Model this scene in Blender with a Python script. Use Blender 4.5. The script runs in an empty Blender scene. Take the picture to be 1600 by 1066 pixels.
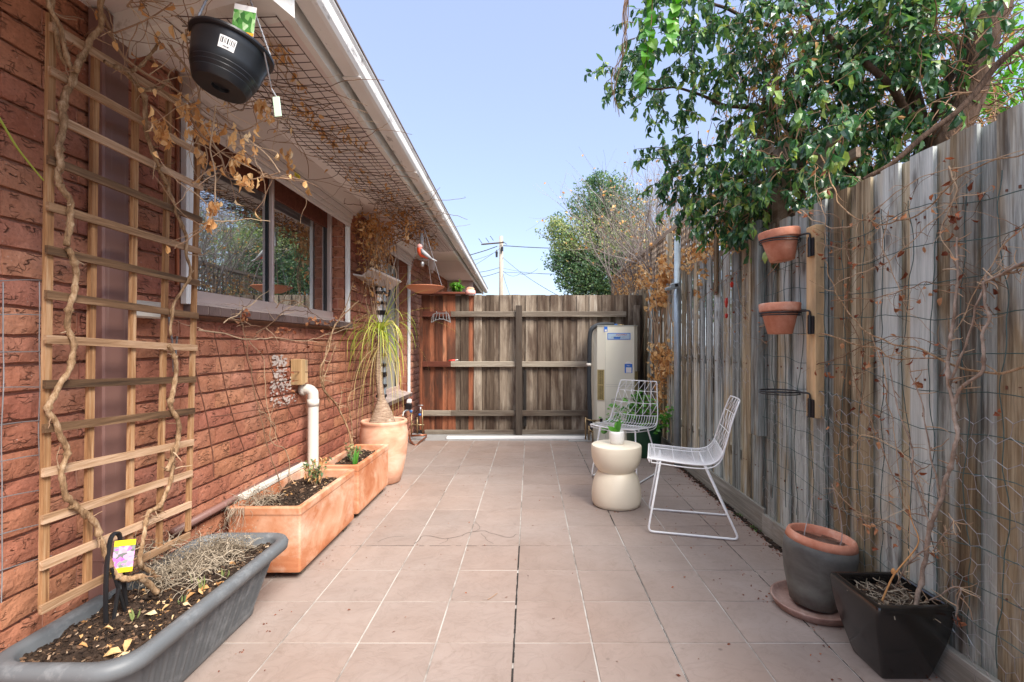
import bpy, math, random
from mathutils import Vector, Matrix, noise
RND = random.Random(11)
U = RND.uniform
F, CX, CY, H = 760.0, 828.0, 537.0, 1.17      # survey of the photograph: focal length and horizon in pixels, eye height in metres
def P(px, py, Y): return Vector(((px-CX)/F*Y, Y, H-(py-CY)/F*Y))
def PX(px, py, X): return P(px, py, X*F/(px-CX))
def PZ(px, py, Z): return P(px, py, (H-Z)*F/(py-CY))
V = Vector
SC = bpy.context.scene
COL = SC.collection

# ------------------------------------------------------------------ mesh builder
class MB:
    def __init__(s): s.v=[]; s.f=[]; s.r=[]; s.m=[]
    def face(s, pts, rnd=0.5, mi=0):
        b=len(s.v); s.v.extend([tuple(p) for p in pts]); s.f.append(tuple(range(b,b+len(pts)))); s.r.append(rnd); s.m.append(mi)
    def box(s, x0,x1,y0,y1,z0,z1, rnd=None, mi=0, M=None, bev=0.0):
        if rnd is None: rnd=U(0,1)
        b=len(s.v)
        if bev<=0:
            c=[(x,y,z) for z in (z0,z1) for y in (y0,y1) for x in (x0,x1)]
            fs=[(0,2,3,1),(4,5,7,6),(0,1,5,4),(2,6,7,3),(0,4,6,2),(1,3,7,5)]
        else:
            c=[]; q=bev
            ax=[(x0,x1),(y0,y1),(z0,z1)]
            for k in range(8):
                i=(k&1,(k>>1)&1,(k>>2)&1)
                for a in range(3):   # vertex lying on the face normal to axis a
                    p=[]
                    for d in range(3):
                        lo,hi=ax[d]; val=(lo,hi)[i[d]]
                        if d!=a: val += q if i[d]==0 else -q
                        p.append(val)
                    c.append(tuple(p))
            def id(k,a): return k*3+a
            fs=[]
            for a in range(3):
                o=[d for d in range(3) if d!=a]
                for side in (0,1):
                    ks=[]
                    for (u,w) in ((0,0),(1,0),(1,1),(0,1)):
                        k=(side<<a)|(u<<o[0])|(w<<o[1]); ks.append(id(k,a))
                    if (side==0) != (a==1): ks.reverse()
                    fs.append(tuple(ks))
                for u in (0,1):
                    for w in (0,1):   # edges along axis a
                        k0=(u<<o[0])|(w<<o[1]); k1=k0|(1<<a)
                        fs.append((id(k0,o[0]),id(k1,o[0]),id(k1,o[1]),id(k0,o[1])))
            for k in range(8): fs.append((id(k,0),id(k,1),id(k,2)))
        if M is not None: c=[tuple(M@V(p)) for p in c]
        s.v.extend(c)
        for q_ in fs: s.f.append(tuple(b+i for i in q_)); s.r.append(rnd); s.m.append(mi)
    def tube(s, path, rad, n=6, rnd=0.5, mi=0, cap=True):
        path=[V(p) for p in path]; N=len(path)
        if not hasattr(rad,'__len__'): rad=[rad]*N
        elif len(rad)==2 and N>2: rad=[rad[0]+(rad[1]-rad[0])*i/(N-1) for i in range(N)]
        b=len(s.v); up=None
        for i,p in enumerate(path):
            t=(path[min(i+1,N-1)]-path[max(i-1,0)])
            if t.length<1e-9: t=V((0,0,1))
            t.normalize()
            if up is None:
                up=V((0,0,1)) if abs(t.z)<.9 else V((1,0,0))
            x=(up-t*up.dot(t))
            if x.length<1e-6: x=t.orthogonal()
            x.normalize(); y=t.cross(x); up=x
            for k in range(n):
                a=2*math.pi*k/n
                s.v.append(tuple(p+(x*math.cos(a)+y*math.sin(a))*rad[i]))
        for i in range(N-1):
            for k in range(n):
                k2=(k+1)%n
                s.f.append((b+i*n+k,b+i*n+k2,b+(i+1)*n+k2,b+(i+1)*n+k)); s.r.append(rnd); s.m.append(mi)
        if cap:
            s.f.append(tuple(b+k for k in reversed(range(n)))); s.r.append(rnd); s.m.append(mi)
            s.f.append(tuple(b+(N-1)*n+k for k in range(n))); s.r.append(rnd); s.m.append(mi)
    def lathe(s, prof, c=(0,0,0), n=32, rnd=0.5, mi=0, M=None, wob=0.0):
        b=len(s.v); c=V(c); N=len(prof)
        for (r,z) in prof:
            for k in range(n):
                a=2*math.pi*k/n; rr=r*(1+wob*math.sin(3*a+z*9))
                p=V((rr*math.cos(a),rr*math.sin(a),z))
                if M is not None: p=M@p
                s.v.append(tuple(c+p))
        for i in range(N-1):
            for k in range(n):
                k2=(k+1)%n
                s.f.append((b+i*n+k,b+i*n+k2,b+(i+1)*n+k2,b+(i+1)*n+k)); s.r.append(rnd); s.m.append(mi)
        s.f.append(tuple(b+k for k in reversed(range(n)))); s.r.append(rnd); s.m.append(mi)
        s.f.append(tuple(b+(N-1)*n+k for k in range(n))); s.r.append(rnd); s.m.append(mi)
    def leaf(s, p, d, up, L, W, bend=0.3, fold=0.25, rnd=0.5, mi=0, curl=0.0):
        p=V(p); d=V(d).normalized(); up=V(up); side=d.cross(up)
        if side.length<1e-5: side=d.orthogonal()
        side.normalize(); up=side.cross(d).normalized()
        def mid(t):
            a=bend*t
            return p+d*(L*t*math.cos(a))-up*(L*t*math.sin(a))
        m=[mid(0),mid(.33),mid(.68),mid(1)]
        b=len(s.v)
        w1,w2=W*.5,W*.42
        o1=up*(fold*w1); o2=up*(fold*w2)
        tw=side*1.0
        s.v.extend([tuple(q) for q in (m[0],m[1],m[2],m[3], m[1]+tw*w1+o1, m[2]+tw*w2+o2+up*curl*L, m[1]-tw*w1+o1, m[2]-tw*w2+o2-up*curl*L)])
        for q in ((0,4,1),(1,4,5,2),(2,5,3),(0,1,6),(1,2,7,6),(2,3,7)):
            s.f.append(tuple(b+i for i in q)); s.r.append(rnd); s.m.append(mi)
    def build(s, name, mats, parent=None, smooth=False):
        me=bpy.data.meshes.new(name); me.from_pydata(s.v,[],s.f)
        if not isinstance(mats,(list,tuple)): mats=[mats]
        for m in mats: me.materials.append(m)
        at=me.attributes.new('rnd','FLOAT','FACE'); at.data.foreach_set('value',s.r)
        me.polygons.foreach_set('material_index',s.m)
        if smooth: me.polygons.foreach_set('use_smooth',[True]*len(s.f))
        me.update(); me.validate()
        o=bpy.data.objects.new(name,me); COL.objects.link(o)
        if parent is not None:
            o.parent=parent; o.matrix_parent_inverse=Matrix.Translation(-parent.location)
        return o

def tag(o,label=None,cat=None,group=None,kind=None):
    if label: o['label']=label
    if cat: o['category']=cat
    if group: o['group']=group
    if kind: o['kind']=kind
    return o
def thing(name,label,cat,loc=(0,0,0),group=None):
    o=bpy.data.objects.new(name,None); COL.objects.link(o); o.location=loc; o.empty_display_size=.05
    return tag(o,label,cat,group)
def smooth_by_angle(o,deg=40):
    me=o.data
    me.polygons.foreach_set('use_smooth',[True]*len(me.polygons))
    try: me.set_sharp_from_angle(angle=math.radians(deg))
    except Exception: pass
    return o

def spline(pts, n=8):
    pts=[V(p) for p in pts]; out=[]
    for i in range(len(pts)-1):
        p0=pts[max(i-1,0)];p1=pts[i];p2=pts[i+1];p3=pts[min(i+2,len(pts)-1)]
        for k in range(n):
            t=k/n
            out.append(.5*((2*p1)+(p2-p0)*t+(2*p0-5*p1+4*p2-p3)*t*t+(3*p1-p0-3*p2+p3)*t**3))
    out.append(pts[-1]); return out
def wob(path,a,f=6.0,seed=0.0):
    return [p+V((noise.noise(p*f+V((seed,0,0))),noise.noise(p*f+V((0,seed+5,0))),noise.noise(p*f+V((0,3,seed+9)))))*a for p in path]
def walk(p, d, L, step=0.03, turn=0.35, grav=0.0):
    p=V(p); d=V(d).normalized(); out=[p.copy()]
    for _ in range(max(2,int(L/step))):
        d=(d+V((U(-1,1),U(-1,1),U(-1,1)))*turn+V((0,0,-grav))).normalized()
        p=p+d*step; out.append(p.copy())
    return out
def rdir(): 
    while True:
        v=V((U(-1,1),U(-1,1),U(-1,1)))
        if .01<v.length<1: return v.normalized()

# ------------------------------------------------------------------ materials
class G:
    def __init__(s,name):
        s.mat=bpy.data.materials.new(name); s.mat.use_nodes=True; s.nt=s.mat.node_tree; s.nt.nodes.clear()
        s.o=s.nt.nodes.new('ShaderNodeOutputMaterial')
    def put(s,sock,val):
        if isinstance(val,bpy.types.NodeSocket): s.nt.links.new(val,sock)
        elif val is not None:
            try: sock.default_value=val
            except Exception:
                sock.default_value=tuple(val)+(1,) if len(val)==3 else val[:3]
    def n(s,t,ins={},**kw):
        nd=s.nt.nodes.new(t)
        for k,v in kw.items(): setattr(nd,k,v)
        for k,v in ins.items(): s.put(nd.inputs[k],v)
        return nd
    def co(s,scale=(1,1,1),off=None):
        t=s.n('ShaderNodeTexCoord').outputs['Object']
        if off is not None:
            t=s.n('ShaderNodeVectorMath',{0:t,1:off},operation='ADD').outputs[0]
        return s.n('ShaderNodeMapping',{'Vector':t,'Scale':scale}).outputs[0]
    def rnd(s): return s.n('ShaderNodeAttribute',attribute_name='rnd').outputs['Fac']
    def rvec(s,k=37.0):
        r=s.rnd(); a=s.math('MULTIPLY',r,k); b=s.math('MULTIPLY',r,k*2.3)
        return s.n('ShaderNodeCombineXYZ',{0:a,1:b,2:a}).outputs[0]
    def noise(s,vec,scale=5,detail=4,rough=.55,dist=0.0): return s.n('ShaderNodeTexNoise',{'Vector':vec,'Scale':scale,'Detail':detail,'Roughness':rough,'Distortion':dist}).outputs['Fac']
    def math(s,op,a,b=None,c=None,clamp=False):
        nd=s.n('ShaderNodeMath',{0:a},operation=op,use_clamp=clamp)
        if b is not None: s.put(nd.inputs[1],b)
        if c is not None: s.put(nd.inputs[2],c)
        return nd.outputs[0]
    def ramp(s,fac,st,interp='LINEAR'):
        nd=s.n('ShaderNodeValToRGB',{'Fac':fac}); cr=nd.color_ramp; cr.interpolation=interp
        while len(cr.elements)<len(st): cr.elements.new(.5)
        for e,(p,c) in zip(cr.elements,st):
            e.position=p
            if not hasattr(c,'__len__'): c=(c,c,c)
            e.color=tuple(c)+(1,)
        return nd.outputs['Color']
    def step(s,fac,a,b): return s.n('ShaderNodeMapRange',{'Value':fac,'From Min':a,'From Max':b}).outputs[0]
    def mix(s,f,a,b,bl='MIX'):
        nd=s.n('ShaderNodeMix',data_type='RGBA',blend_type=bl)
        s.put(nd.inputs[0],f); s.put(nd.inputs[6],a); s.put(nd.inputs[7],b); return nd.outputs[2]
    def hsv(s,c,h=.5,sa=1.,v=1.): return s.n('ShaderNodeHueSaturation',{'Hue':h,'Saturation':sa,'Value':v,'Color':c}).outputs[0]
    def bump(s,h,st=.5,d=.01,nm=None):
        nd=s.n('ShaderNodeBump',{'Height':h,'Strength':st,'Distance':d})
        if nm is not None: s.put(nd.inputs['Normal'],nm)
        return nd.outputs[0]
    def out(s,col,rough=.6,nm=None,metal=0.,spec=.5,**kw):
        b=s.n('ShaderNodeBsdfPrincipled',{'Base Color':col,'Roughness':rough,'Metallic':metal,'Specular IOR Level':spec})
        if nm is not None: s.put(b.inputs['Normal'],nm)
        for k,v in kw.items(): s.put(b.inputs[k.replace('_',' ')],v)
        s.nt.links.new(b.outputs[0],s.o.inputs[0]); s.b=b; return s.mat

def C(r,g,b): return (r,g,b,1)
def vary(g,col,amt=.25,scale=8,rv=True,sat=1.0):
    """brightness variation by object noise and per-face random value"""
    n=g.noise(g.co(),scale,5,.6)
    v=g.math('MULTIPLY_ADD',n,amt*2,1-amt)
    if rv: v=g.math('ADD',v,g.math('MULTIPLY_ADD',g.rnd(),amt,-amt/2))
    return g.hsv(col,.5,sat,v)

def simple(name,col,rough=.5,metal=0.,amt=.12,scale=12,bump=.0,bs=60,spec=.5,**kw):
    g=G(name); c=vary(g,C(*col),amt,scale)
    nm=None
    if bump: nm=g.bump(g.noise(g.co(),bs,4,.6),bump,.004)
    r=g.math('MULTIPLY_ADD',g.noise(g.co(),scale*1.7,3),.25,rough-.12,clamp=True)
    return g.out(c,r,nm,metal,spec,**kw)

def wood(name, stops, axis='Z', sc=1.0, stain=None, rough=.75, bump=.5, hue_r=.0, knots=True, hsvv=.5, stain_thr=(.5,.68), stain_scale=1.6):
    """weathered timber: grain stretched along axis; stops = ramp colours"""
    g=G(name)
    k={'X':(.7,14,14),'Y':(14,.7,14),'Z':(14,14,.7)}[axis]
    k=tuple(q*sc for q in k)
    off=g.rvec(13.0)
    v=g.co(k,off)
    n1=g.noise(v,1.6,6,.65,.6)
    n2=g.noise(v,7,4,.7,.2)
    n3=g.noise(g.co({'X':(1.6,75,75),'Y':(75,1.6,75),'Z':(75,75,1.6)}[axis],off),1.5,3,.7)
    f=g.math('ADD',g.math('ADD',g.math('MULTIPLY',n1,.55),g.math('MULTIPLY',n2,.22)),g.math('MULTIPLY',n3,.23))
    f=g.math('ADD',f,g.math('MULTIPLY_ADD',g.rnd(),.26,-.13),clamp=True)
    c=g.ramp(f,stops)
    ks={'X':(3,9,9),'Y':(9,3,9),'Z':(9,9,3)}[axis]
    if knots:
        vo=g.n('ShaderNodeTexVoronoi',{'Vector':g.co(ks,off),'Scale':.55,'Randomness':1.0},feature='F1').outputs['Distance']
        kn=g.step(vo,.16,.05)
        c=g.mix(g.math('MULTIPLY',kn,.6),c,C(.05,.028,.015))
    if stain:
        sn=g.noise(g.co({'X':(.5,2,2),'Y':(2,.5,2),'Z':(2,2,.55)}[axis],g.rvec(3.0)),stain_scale*2,5,.62)
        c=g.mix(g.math('MULTIPLY',g.step(sn,*stain_thr),.75),c,C(*stain))
    c=g.hsv(c,.5,1.0,g.math('MULTIPLY_ADD',g.rnd(),hsvv,1-hsvv/2))
    nm=g.bump(f,bump,.006)
    nm=g.bump(g.noise(v,16,3,.6),bump*.6,.003,nm)
    return g.out(c,rough,nm,spec=.25)

MT={}
def build_mats():
    # textured face brick with wavy scored marks
    g=G('red_brick'); co=g.co((1,1,1),g.rvec(5.0))
    base=g.ramp(g.noise(g.co(),2.2,5,.6),[(.25,(.25,.092,.052)),(.5,(.40,.162,.098)),(.75,(.53,.255,.17))])
    base=g.hsv(base,g.math('MULTIPLY_ADD',g.rnd(),.016,.492),1.0,g.math('MULTIPLY_ADD',g.rnd(),.22,.90))
    fine=g.noise(g.co((1,1,1)),90,3,.6)
    base=g.hsv(base,.5,1.0,g.math('MULTIPLY_ADD',fine,.7,.65))
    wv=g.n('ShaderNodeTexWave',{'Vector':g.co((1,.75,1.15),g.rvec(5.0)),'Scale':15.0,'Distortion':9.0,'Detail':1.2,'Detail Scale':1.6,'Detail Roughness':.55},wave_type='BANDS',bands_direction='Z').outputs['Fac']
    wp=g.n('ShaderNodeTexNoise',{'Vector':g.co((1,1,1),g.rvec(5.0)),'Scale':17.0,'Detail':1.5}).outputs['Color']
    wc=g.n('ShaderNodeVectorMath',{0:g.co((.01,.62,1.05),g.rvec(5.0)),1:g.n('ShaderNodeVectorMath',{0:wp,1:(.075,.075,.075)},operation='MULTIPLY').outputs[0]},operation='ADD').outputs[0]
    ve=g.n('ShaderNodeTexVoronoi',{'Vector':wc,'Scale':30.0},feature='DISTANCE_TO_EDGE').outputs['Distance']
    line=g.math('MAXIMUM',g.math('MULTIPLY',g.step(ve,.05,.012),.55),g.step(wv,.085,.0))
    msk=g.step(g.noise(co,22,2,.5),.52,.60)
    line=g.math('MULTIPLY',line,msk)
    c=g.mix(g.math('MULTIPLY',line,.78),base,C(.03,.014,.010))  # scored marks darkened in the colour: grime plus painted shade in the gouges
    hole=g.step(g.n('ShaderNodeTexVoronoi',{'Vector':g.co(),'Scale':75.0},feature='F1').outputs['Distance'],.16,.06)
    c=g.mix(g.math('MULTIPLY',hole,.5),c,C(.05,.022,.015))
    sp=g.step(g.n('ShaderNodeTexVoronoi',{'Vector':g.co((1,1,1),(3.1,1.2,.4)),'Scale':34.0},feature='F1').outputs['Distance'],.10,.05)
    c=g.mix(g.math('MULTIPLY',sp,.5),c,C(.55,.42,.36))
    soot=g.step(g.noise(g.co((1,.8,1.2)),2.6,4,.6),.58,.74)
    c=g.mix(g.math('MULTIPLY',soot,.5),c,C(.07,.032,.024))
    h=g.math('SUBTRACT',g.noise(g.co(),34,5,.65),g.math('MULTIPLY',line,.9))
    nm=g.bump(h,.8,.008); nm=g.bump(fine,.5,.003,nm)
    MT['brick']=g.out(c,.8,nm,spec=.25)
    g=G('raked_mortar'); c=vary(g,C(.45,.235,.165),.3,20); MT['mortar']=g.out(c,.95,g.bump(g.noise(g.co(),120,3),.6,.004),spec=.1)
    g=G('sill_brick'); c=vary(g,C(.125,.085,.078),.35,14); MT['sill']=g.out(c,.75,g.bump(g.noise(g.co(),80,3),.5,.003),spec=.3)
    g=G('sill_mortar'); MT['sillgap']=g.out(vary(g,C(.33,.25,.21),.2,30),.9)
    g=G('sill_render'); c=vary(g,C(.44,.36,.33),.35,9); MT['silltop']=g.out(c,.8,g.bump(g.noise(g.co(),50,3),.4,.003),spec=.2)
    # paved floor
    g=G('slate_look_floor_tile')
    base=g.ramp(g.noise(g.co((1,1,1),g.rvec(4.0)),3.2,6,.62,.5),[(.25,(.245,.190,.163)),(.55,(.285,.225,.196)),(.8,(.315,.255,.226))])
    base=g.hsv(base,.5,1.0,g.math('MULTIPLY_ADD',g.rnd(),.11,.945))
    big=g.noise(g.co(),.7,3,.5)
    base=g.hsv(base,.5,g.math('MULTIPLY_ADD',big,1.3,.4),1.0)
    dirt=g.step(g.noise(g.co(),5.5,8,.78),.58,.74)
    base=g.mix(g.math('MULTIPLY',dirt,.5),base,C(.13,.085,.06))
    spot=g.step(g.n('ShaderNodeTexVoronoi',{'Vector':g.co(),'Scale':9.0},feature='F1').outputs['Distance'],.10,.03)
    spot=g.math('MULTIPLY',spot,g.step(g.noise(g.co(),3,2),.5,.6))
    base=g.mix(g.math('MULTIPLY',spot,.6),base,C(.07,.05,.04))
    cleft=g.noise(g.co((1,1.2,1),g.rvec(4.0)),7,7,.6,1.4)
    ridge=g.step(g.math('ABSOLUTE',g.math('SUBTRACT',cleft,.5)),.0,.035)
    base=g.mix(g.math('MULTIPLY',g.math('SUBTRACT',1.0,ridge),.14),base,C(.12,.08,.06))
    h=g.math('ADD',cleft,g.math('MULTIPLY',ridge,.05))
    nm=g.bump(h,.35,.012); nm=g.bump(g.noise(g.co(),120,3,.6),.2,.002,nm)
    MT['tile']=g.out(base,g.math('MULTIPLY_ADD',g.noise(g.co(),6,4),.3,.42),nm,spec=.35)
    g=G('pale_grout'); MT['grout']=g.out(g.mix(g.step(g.noise(g.co(),2.2,5,.7),.46,.62),C(.41,.38,.35),C(.18,.15,.13)),.9)
    MT['darkjoint']=simple('dark_open_joint',(.02,.016,.014),.95)
    MT['concrete']=simple('grey_concrete',(.27,.265,.26),.85,amt=.25,scale=9,bump=.3)
    MT['earth']=simple('bare_ground',(.10,.075,.05),.95,amt=.4,scale=3,bump=.5,bs=20)
    # painted metals and plastics
    g=G('weathered_white_paint'); co=g.co((1,.35,1))
    pt=g.step(g.noise(co,9,7,.72),.57,.68)
    c=g.mix(g.math('MULTIPLY',pt,.7),vary(g,C(.82,.80,.76),.08,3),C(.30,.24,.17)); MT['oldwhite']=g.out(c,.55,g.bump(pt,.3,.002),spec=.4)
    g=G('dusty_gutter_enamel'); pt=g.step(g.noise(g.co((1,.3,1)),16,7,.78),.57,.66)
    c=g.mix(g.math('MULTIPLY',pt,.8),vary(g,C(.74,.72,.70),.12,2.5),C(.12,.10,.09)); MT['gutter']=g.out(c,.5,None,spec=.4)
    MT['soffit']=simple('soffit_board',(.78,.70,.67),.7,amt=.06,scale=2.5)
    MT['joint']=simple('shadow_joint',(.16,.12,.11),.9)
    MT['shutter']=simple('cream_shutter_enamel',(.56,.475,.44),.38,amt=.05,scale=3)
    MT['shutterdk']=simple('brown_shutter_slot',(.22,.17,.155),.5,amt=.1)
    MT['white']=simple('white_enamel',(.80,.79,.78),.35,amt=.05,scale=4)
    MT['alu']=simple('pinkish_aluminium',(.60,.48,.44),.4,.2,amt=.08,scale=4)
    MT['blackrub']=simple('black_rubber',(.012,.012,.013),.5)
    MT['pipebrown']=None
    g=G('brown_downpipe'); st=g.step(g.noise(g.co((30,30,.8)),1.5,4,.6),.60,.75)
    c=g.mix(g.math('MULTIPLY',st,.4),vary(g,C(.215,.115,.097),.15,4),C(.5,.40,.37)); MT['downpipe']=g.out(c,.45,None,spec=.4)
    MT['pvc']=simple('cream_pvc',(.68,.64,.57),.4,amt=.08,scale=8)
    MT['galv']=simple('galvanised_steel',(.36,.42,.46),.42,.55,amt=.22,scale=14)
    MT['copper']=simple('copper_tube',(.30,.12,.07),.35,.7)
    MT['rust']=simple('rusty_wire',(.16,.065,.04),.8,.2,amt=.4,scale=25)
    MT['meshdk']=simple('brown_mesh_wire',(.07,.035,.025),.6,.2,amt=.3)
    MT['greywire']=simple('galvanised_wire',(.34,.34,.35),.4,.6,amt=.2)
    MT['greenwire']=simple('green_coated_wire',(.035,.075,.07),.5,.1,amt=.3)
    MT['black']=simple('black_powder_coat',(.012,.012,.014),.4)
    MT['brass']=simple('dull_brass',(.30,.22,.12),.4,.7)
    MT['bluecap']=simple('blue_plastic',(.02,.12,.38),.4)
    MT['chairwhite']=simple('white_powder_coated_wire',(.80,.80,.81),.32,amt=.04)
    # timber
    MT['trellis']=wood('trellis_timber',[(.30,(.06,.03,.015)),(.45,(.20,.095,.042)),(.55,(.345,.185,.085)),(.68,(.53,.35,.21))],'Z',1.6,None,.75,.5,hsvv=.35,knots=False)
    MT['trellisH']=wood('trellis_timber_slat',[(.30,(.05,.03,.018)),(.45,(.17,.095,.05)),(.55,(.30,.18,.10)),(.68,(.48,.33,.22))],'Y',1.6,None,.75,.5,hsvv=.5,knots=False)
    MT['paling']=wood('silvered_paling',[(.26,(.10,.085,.065)),(.42,(.24,.22,.185)),(.56,(.36,.365,.345)),(.75,(.52,.53,.51))],'Z',1.1,(.17,.10,.05),.85,.8,hsvv=.45,stain_thr=(.52,.70))
    g=G('silvered_paling'); off=g.rvec(13.0); v=g.co((16,16,.7),off)
    n1=g.noise(v,1.5,7,.68,.7); n2=g.noise(v,8,4,.75,.2)
    n3=g.noise(g.co((80,80,1.5),off),1.5,3,.75); f=g.math('ADD',g.math('ADD',g.math('MULTIPLY',n1,.5),g.math('MULTIPLY',n2,.25)),g.math('MULTIPLY',n3,.25)); f=g.math('ADD',g.math('MULTIPLY_ADD',f,.72,.14),g.math('MULTIPLY_ADD',g.n('ShaderNodeMath',{0:g.math('MULTIPLY',g.rnd(),7.31)},operation='FRACT').outputs[0],.20,-.10),clamp=True)
    cg=g.ramp(f,[(.34,(.06,.063,.058)),(.45,(.27,.29,.275)),(.54,(.48,.52,.50)),(.68,(.76,.80,.77))])
    cb=g.ramp(f,[(.34,(.045,.03,.018)),(.45,(.20,.15,.09)),(.55,(.39,.325,.22)),(.68,(.64,.59,.45))])
    mm=g.step(g.math('ADD',g.noise(g.co((3,3,.5),g.rvec(5.0)),1.9,4,.6),g.math('MULTIPLY_ADD',g.rnd(),.46,-.23)),.44,.58)
    c=g.mix(mm,cg,cb)
    kn=g.step(g.n('ShaderNodeTexVoronoi',{'Vector':g.co((9,9,3.2),off),'Scale':.8},feature='F1').outputs['Distance'],.15,.05)
    c=g.mix(g.math('MULTIPLY',kn,.7),c,C(.05,.026,.012))
    dk=g.step(g.noise(g.co((7,7,.55),g.rvec(2.0)),2.4,6,.66),.53,.66); c=g.mix(g.math('MULTIPLY',dk,.78),c,C(.050,.036,.026))
    c=g.hsv(c,.5,1.0,g.math('MULTIPLY_ADD',g.rnd(),.35,.85))
    MT['paling']=g.out(c,.85,g.bump(g.noise(v,18,3,.6),.6,.004,g.bump(f,.5,.005)),spec=.2)
    MT['palingB']=wood('back_fence_paling',[(.26,(.045,.029,.020)),(.42,(.135,.098,.070)),(.56,(.26,.21,.16)),(.75,(.44,.39,.32))],'Z',1.1,(.055,.032,.022),.85,.8,hsvv=.35,stain_thr=(.44,.60))
    MT['palingR']=wood('red_stained_paling',[(.26,(.05,.018,.010)),(.45,(.17,.055,.027)),(.6,(.29,.105,.052)),(.8,(.42,.22,.13))],'Z',1.1,(.05,.026,.018),.7,.7,hsvv=.5,stain_thr=(.48,.62))
    MT['railB']=wood('grey_fence_rail',[(.25,(.07,.05,.04)),(.45,(.17,.14,.11)),(.6,(.29,.25,.20)),(.8,(.42,.39,.33))],'X',1.0,(.08,.05,.035),.85,.7,hsvv=.3)
    MT['railR']=wood('red_stained_rail',[(.25,(.07,.02,.012)),(.5,(.17,.05,.03)),(.8,(.30,.13,.08))],'X',1.0,None,.7,.5)
    MT['kick']=wood('grey_plinth_board',[(.25,(.10,.09,.075)),(.45,(.24,.23,.20)),(.6,(.38,.37,.34)),(.8,(.52,.51,.48))],'Y',1.0,(.16,.12,.08),.85,.6,hsvv=.2)
    MT['batten']=wood('fresh_pine_batten',[(.25,(.30,.17,.07)),(.5,(.52,.34,.17)),(.8,(.68,.50,.30))],'Z',1.1,(.22,.17,.11),.7,.3,hsvv=.2,stain_thr=(.52,.7))
    MT['darkpost']=wood('dark_post_timber',[(.25,(.035,.025,.02)),(.5,(.09,.07,.055)),(.8,(.20,.165,.13))],'Z',1.0,None,.85,.7)
    MT['lattice']=wood('lattice_timber',[(.25,(.11,.075,.05)),(.5,(.27,.205,.15)),(.8,(.46,.38,.30))],'Y',1.2,None,.85,.5,knots=False)
    MT['polewood']=wood('grey_pole_timber',[(.25,(.20,.16,.12)),(.5,(.38,.33,.27)),(.8,(.52,.47,.40))],'Z',.3,None,.85,.5,knots=False)
    # pottery
    g=G('terracotta_trough'); n=g.noise(g.co((1,1,1.4)),3.3,6,.62,.8)
    c=g.ramp(n,[(.28,(.36,.105,.042)),(.46,(.46,.185,.09)),(.60,(.56,.30,.185)),(.76,(.63,.42,.31))])
    c=g.mix(g.step(g.noise(g.co((1,1,.5)),7,5,.7),.60,.72),c,C(.50,.19,.085)); c=g.mix(g.math('MULTIPLY',g.step(g.noise(g.co((1,.7,1.1),(4,2,1)),3.6,7,.68),.50,.68),.6),c,C(.74,.58,.46)); c=g.mix(g.math('MULTIPLY',g.step(g.noise(g.co(),28,5,.8),.60,.72),.35),c,C(.30,.12,.06)); MT['terra']=g.out(c,.75,g.bump(g.noise(g.co(),60,4),.25,.003),spec=.25)
    g=G('pale_terracotta'); n=g.noise(g.co((1,1,1.6)),4.5,6,.6,.5)
    c=g.ramp(n,[(.3,(.46,.215,.135)),(.5,(.61,.34,.23)),(.72,(.70,.50,.39))]); MT['terrapale']=g.out(c,.8,g.bump(g.noise(g.co((1,1,6)),25,4),.25,.003),spec=.2)
    g=G('flower_pot_clay'); n=g.noise(g.co(),9,6,.65)
    c=g.ramp(n,[(.3,(.42,.15,.085)),(.52,(.56,.25,.165)),(.72,(.68,.43,.33))]); MT['clay']=g.out(c,.8,g.bump(g.noise(g.co(),90,3),.3,.002),spec=.2)
    g=G('saucer_clay'); n=g.noise(g.co(),8,6,.7); MT['saucer']=g.out(g.ramp(n,[(.3,(.20,.105,.08)),(.55,(.36,.23,.19)),(.75,(.52,.40,.35))]),.7,g.bump(n,.2,.003),spec=.25)
    MT['dish']=simple('orange_plastic_dish',(.58,.21,.11),.5,amt=.08)
    g=G('grey_glazed_pot'); n=g.noise(g.co(),5,6,.65,.5)
    c=g.ramp(n,[(.3,(.055,.05,.047)),(.5,(.12,.118,.108)),(.7,(.19,.20,.18))]); sc=g.step(g.noise(g.co((1,1,3)),40,4,.8),.70,.74); c=g.mix(g.math('MULTIPLY',sc,.6),c,C(.5,.46,.42)); MT['greypot']=g.out(c,.6,g.bump(n,.3,.004),spec=.35)
    g=G('black_glazed_pot'); n=g.noise(g.co(),6,6,.6)
    c=g.ramp(n,[(.35,(.002,.002,.003)),(.7,(.010,.009,.008))]); MT['blackpot']=g.out(c,g.math('MULTIPLY_ADD',n,.35,.02,clamp=True),g.bump(n,.15,.004),spec=.7)
    g=G('scuffed_grey_plastic'); n=g.noise(g.co((1,.6,1)),7,7,.72)
    c=g.mix(g.math('MULTIPLY',g.step(n,.5,.68),.45),C(.115,.125,.135),C(.36,.375,.39)); MT['greyplastic']=g.out(c,.5,g.bump(g.noise(g.co(),50,3),.15,.002),spec=.4)
    MT['blackplastic']=simple('black_basket_plastic',(.012,.014,.018),.34,amt=.2,scale=10)
    MT['greenplastic']=simple('dark_green_bin_plastic',(.008,.06,.028),.4,amt=.15)
    MT['cream']=simple('cream_lacquer',(.76,.68,.54),.42,amt=.03,scale=3)
    MT['ceramic']=simple('white_ceramic',(.76,.75,.73),.3,amt=.04)
    g=G('heater_enamel'); MT['heater']=g.out(vary(g,C(.76,.74,.62),.06,3),.35,None,spec=.5)
    MT['heaterside']=simple('heater_side_enamel',(.40,.41,.36),.4,amt=.06)
    MT['vent']=simple('yellowed_grille',(.42,.34,.15),.5)
    MT['ventgap']=simple('grille_gap',(.05,.04,.02),.8)
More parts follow.
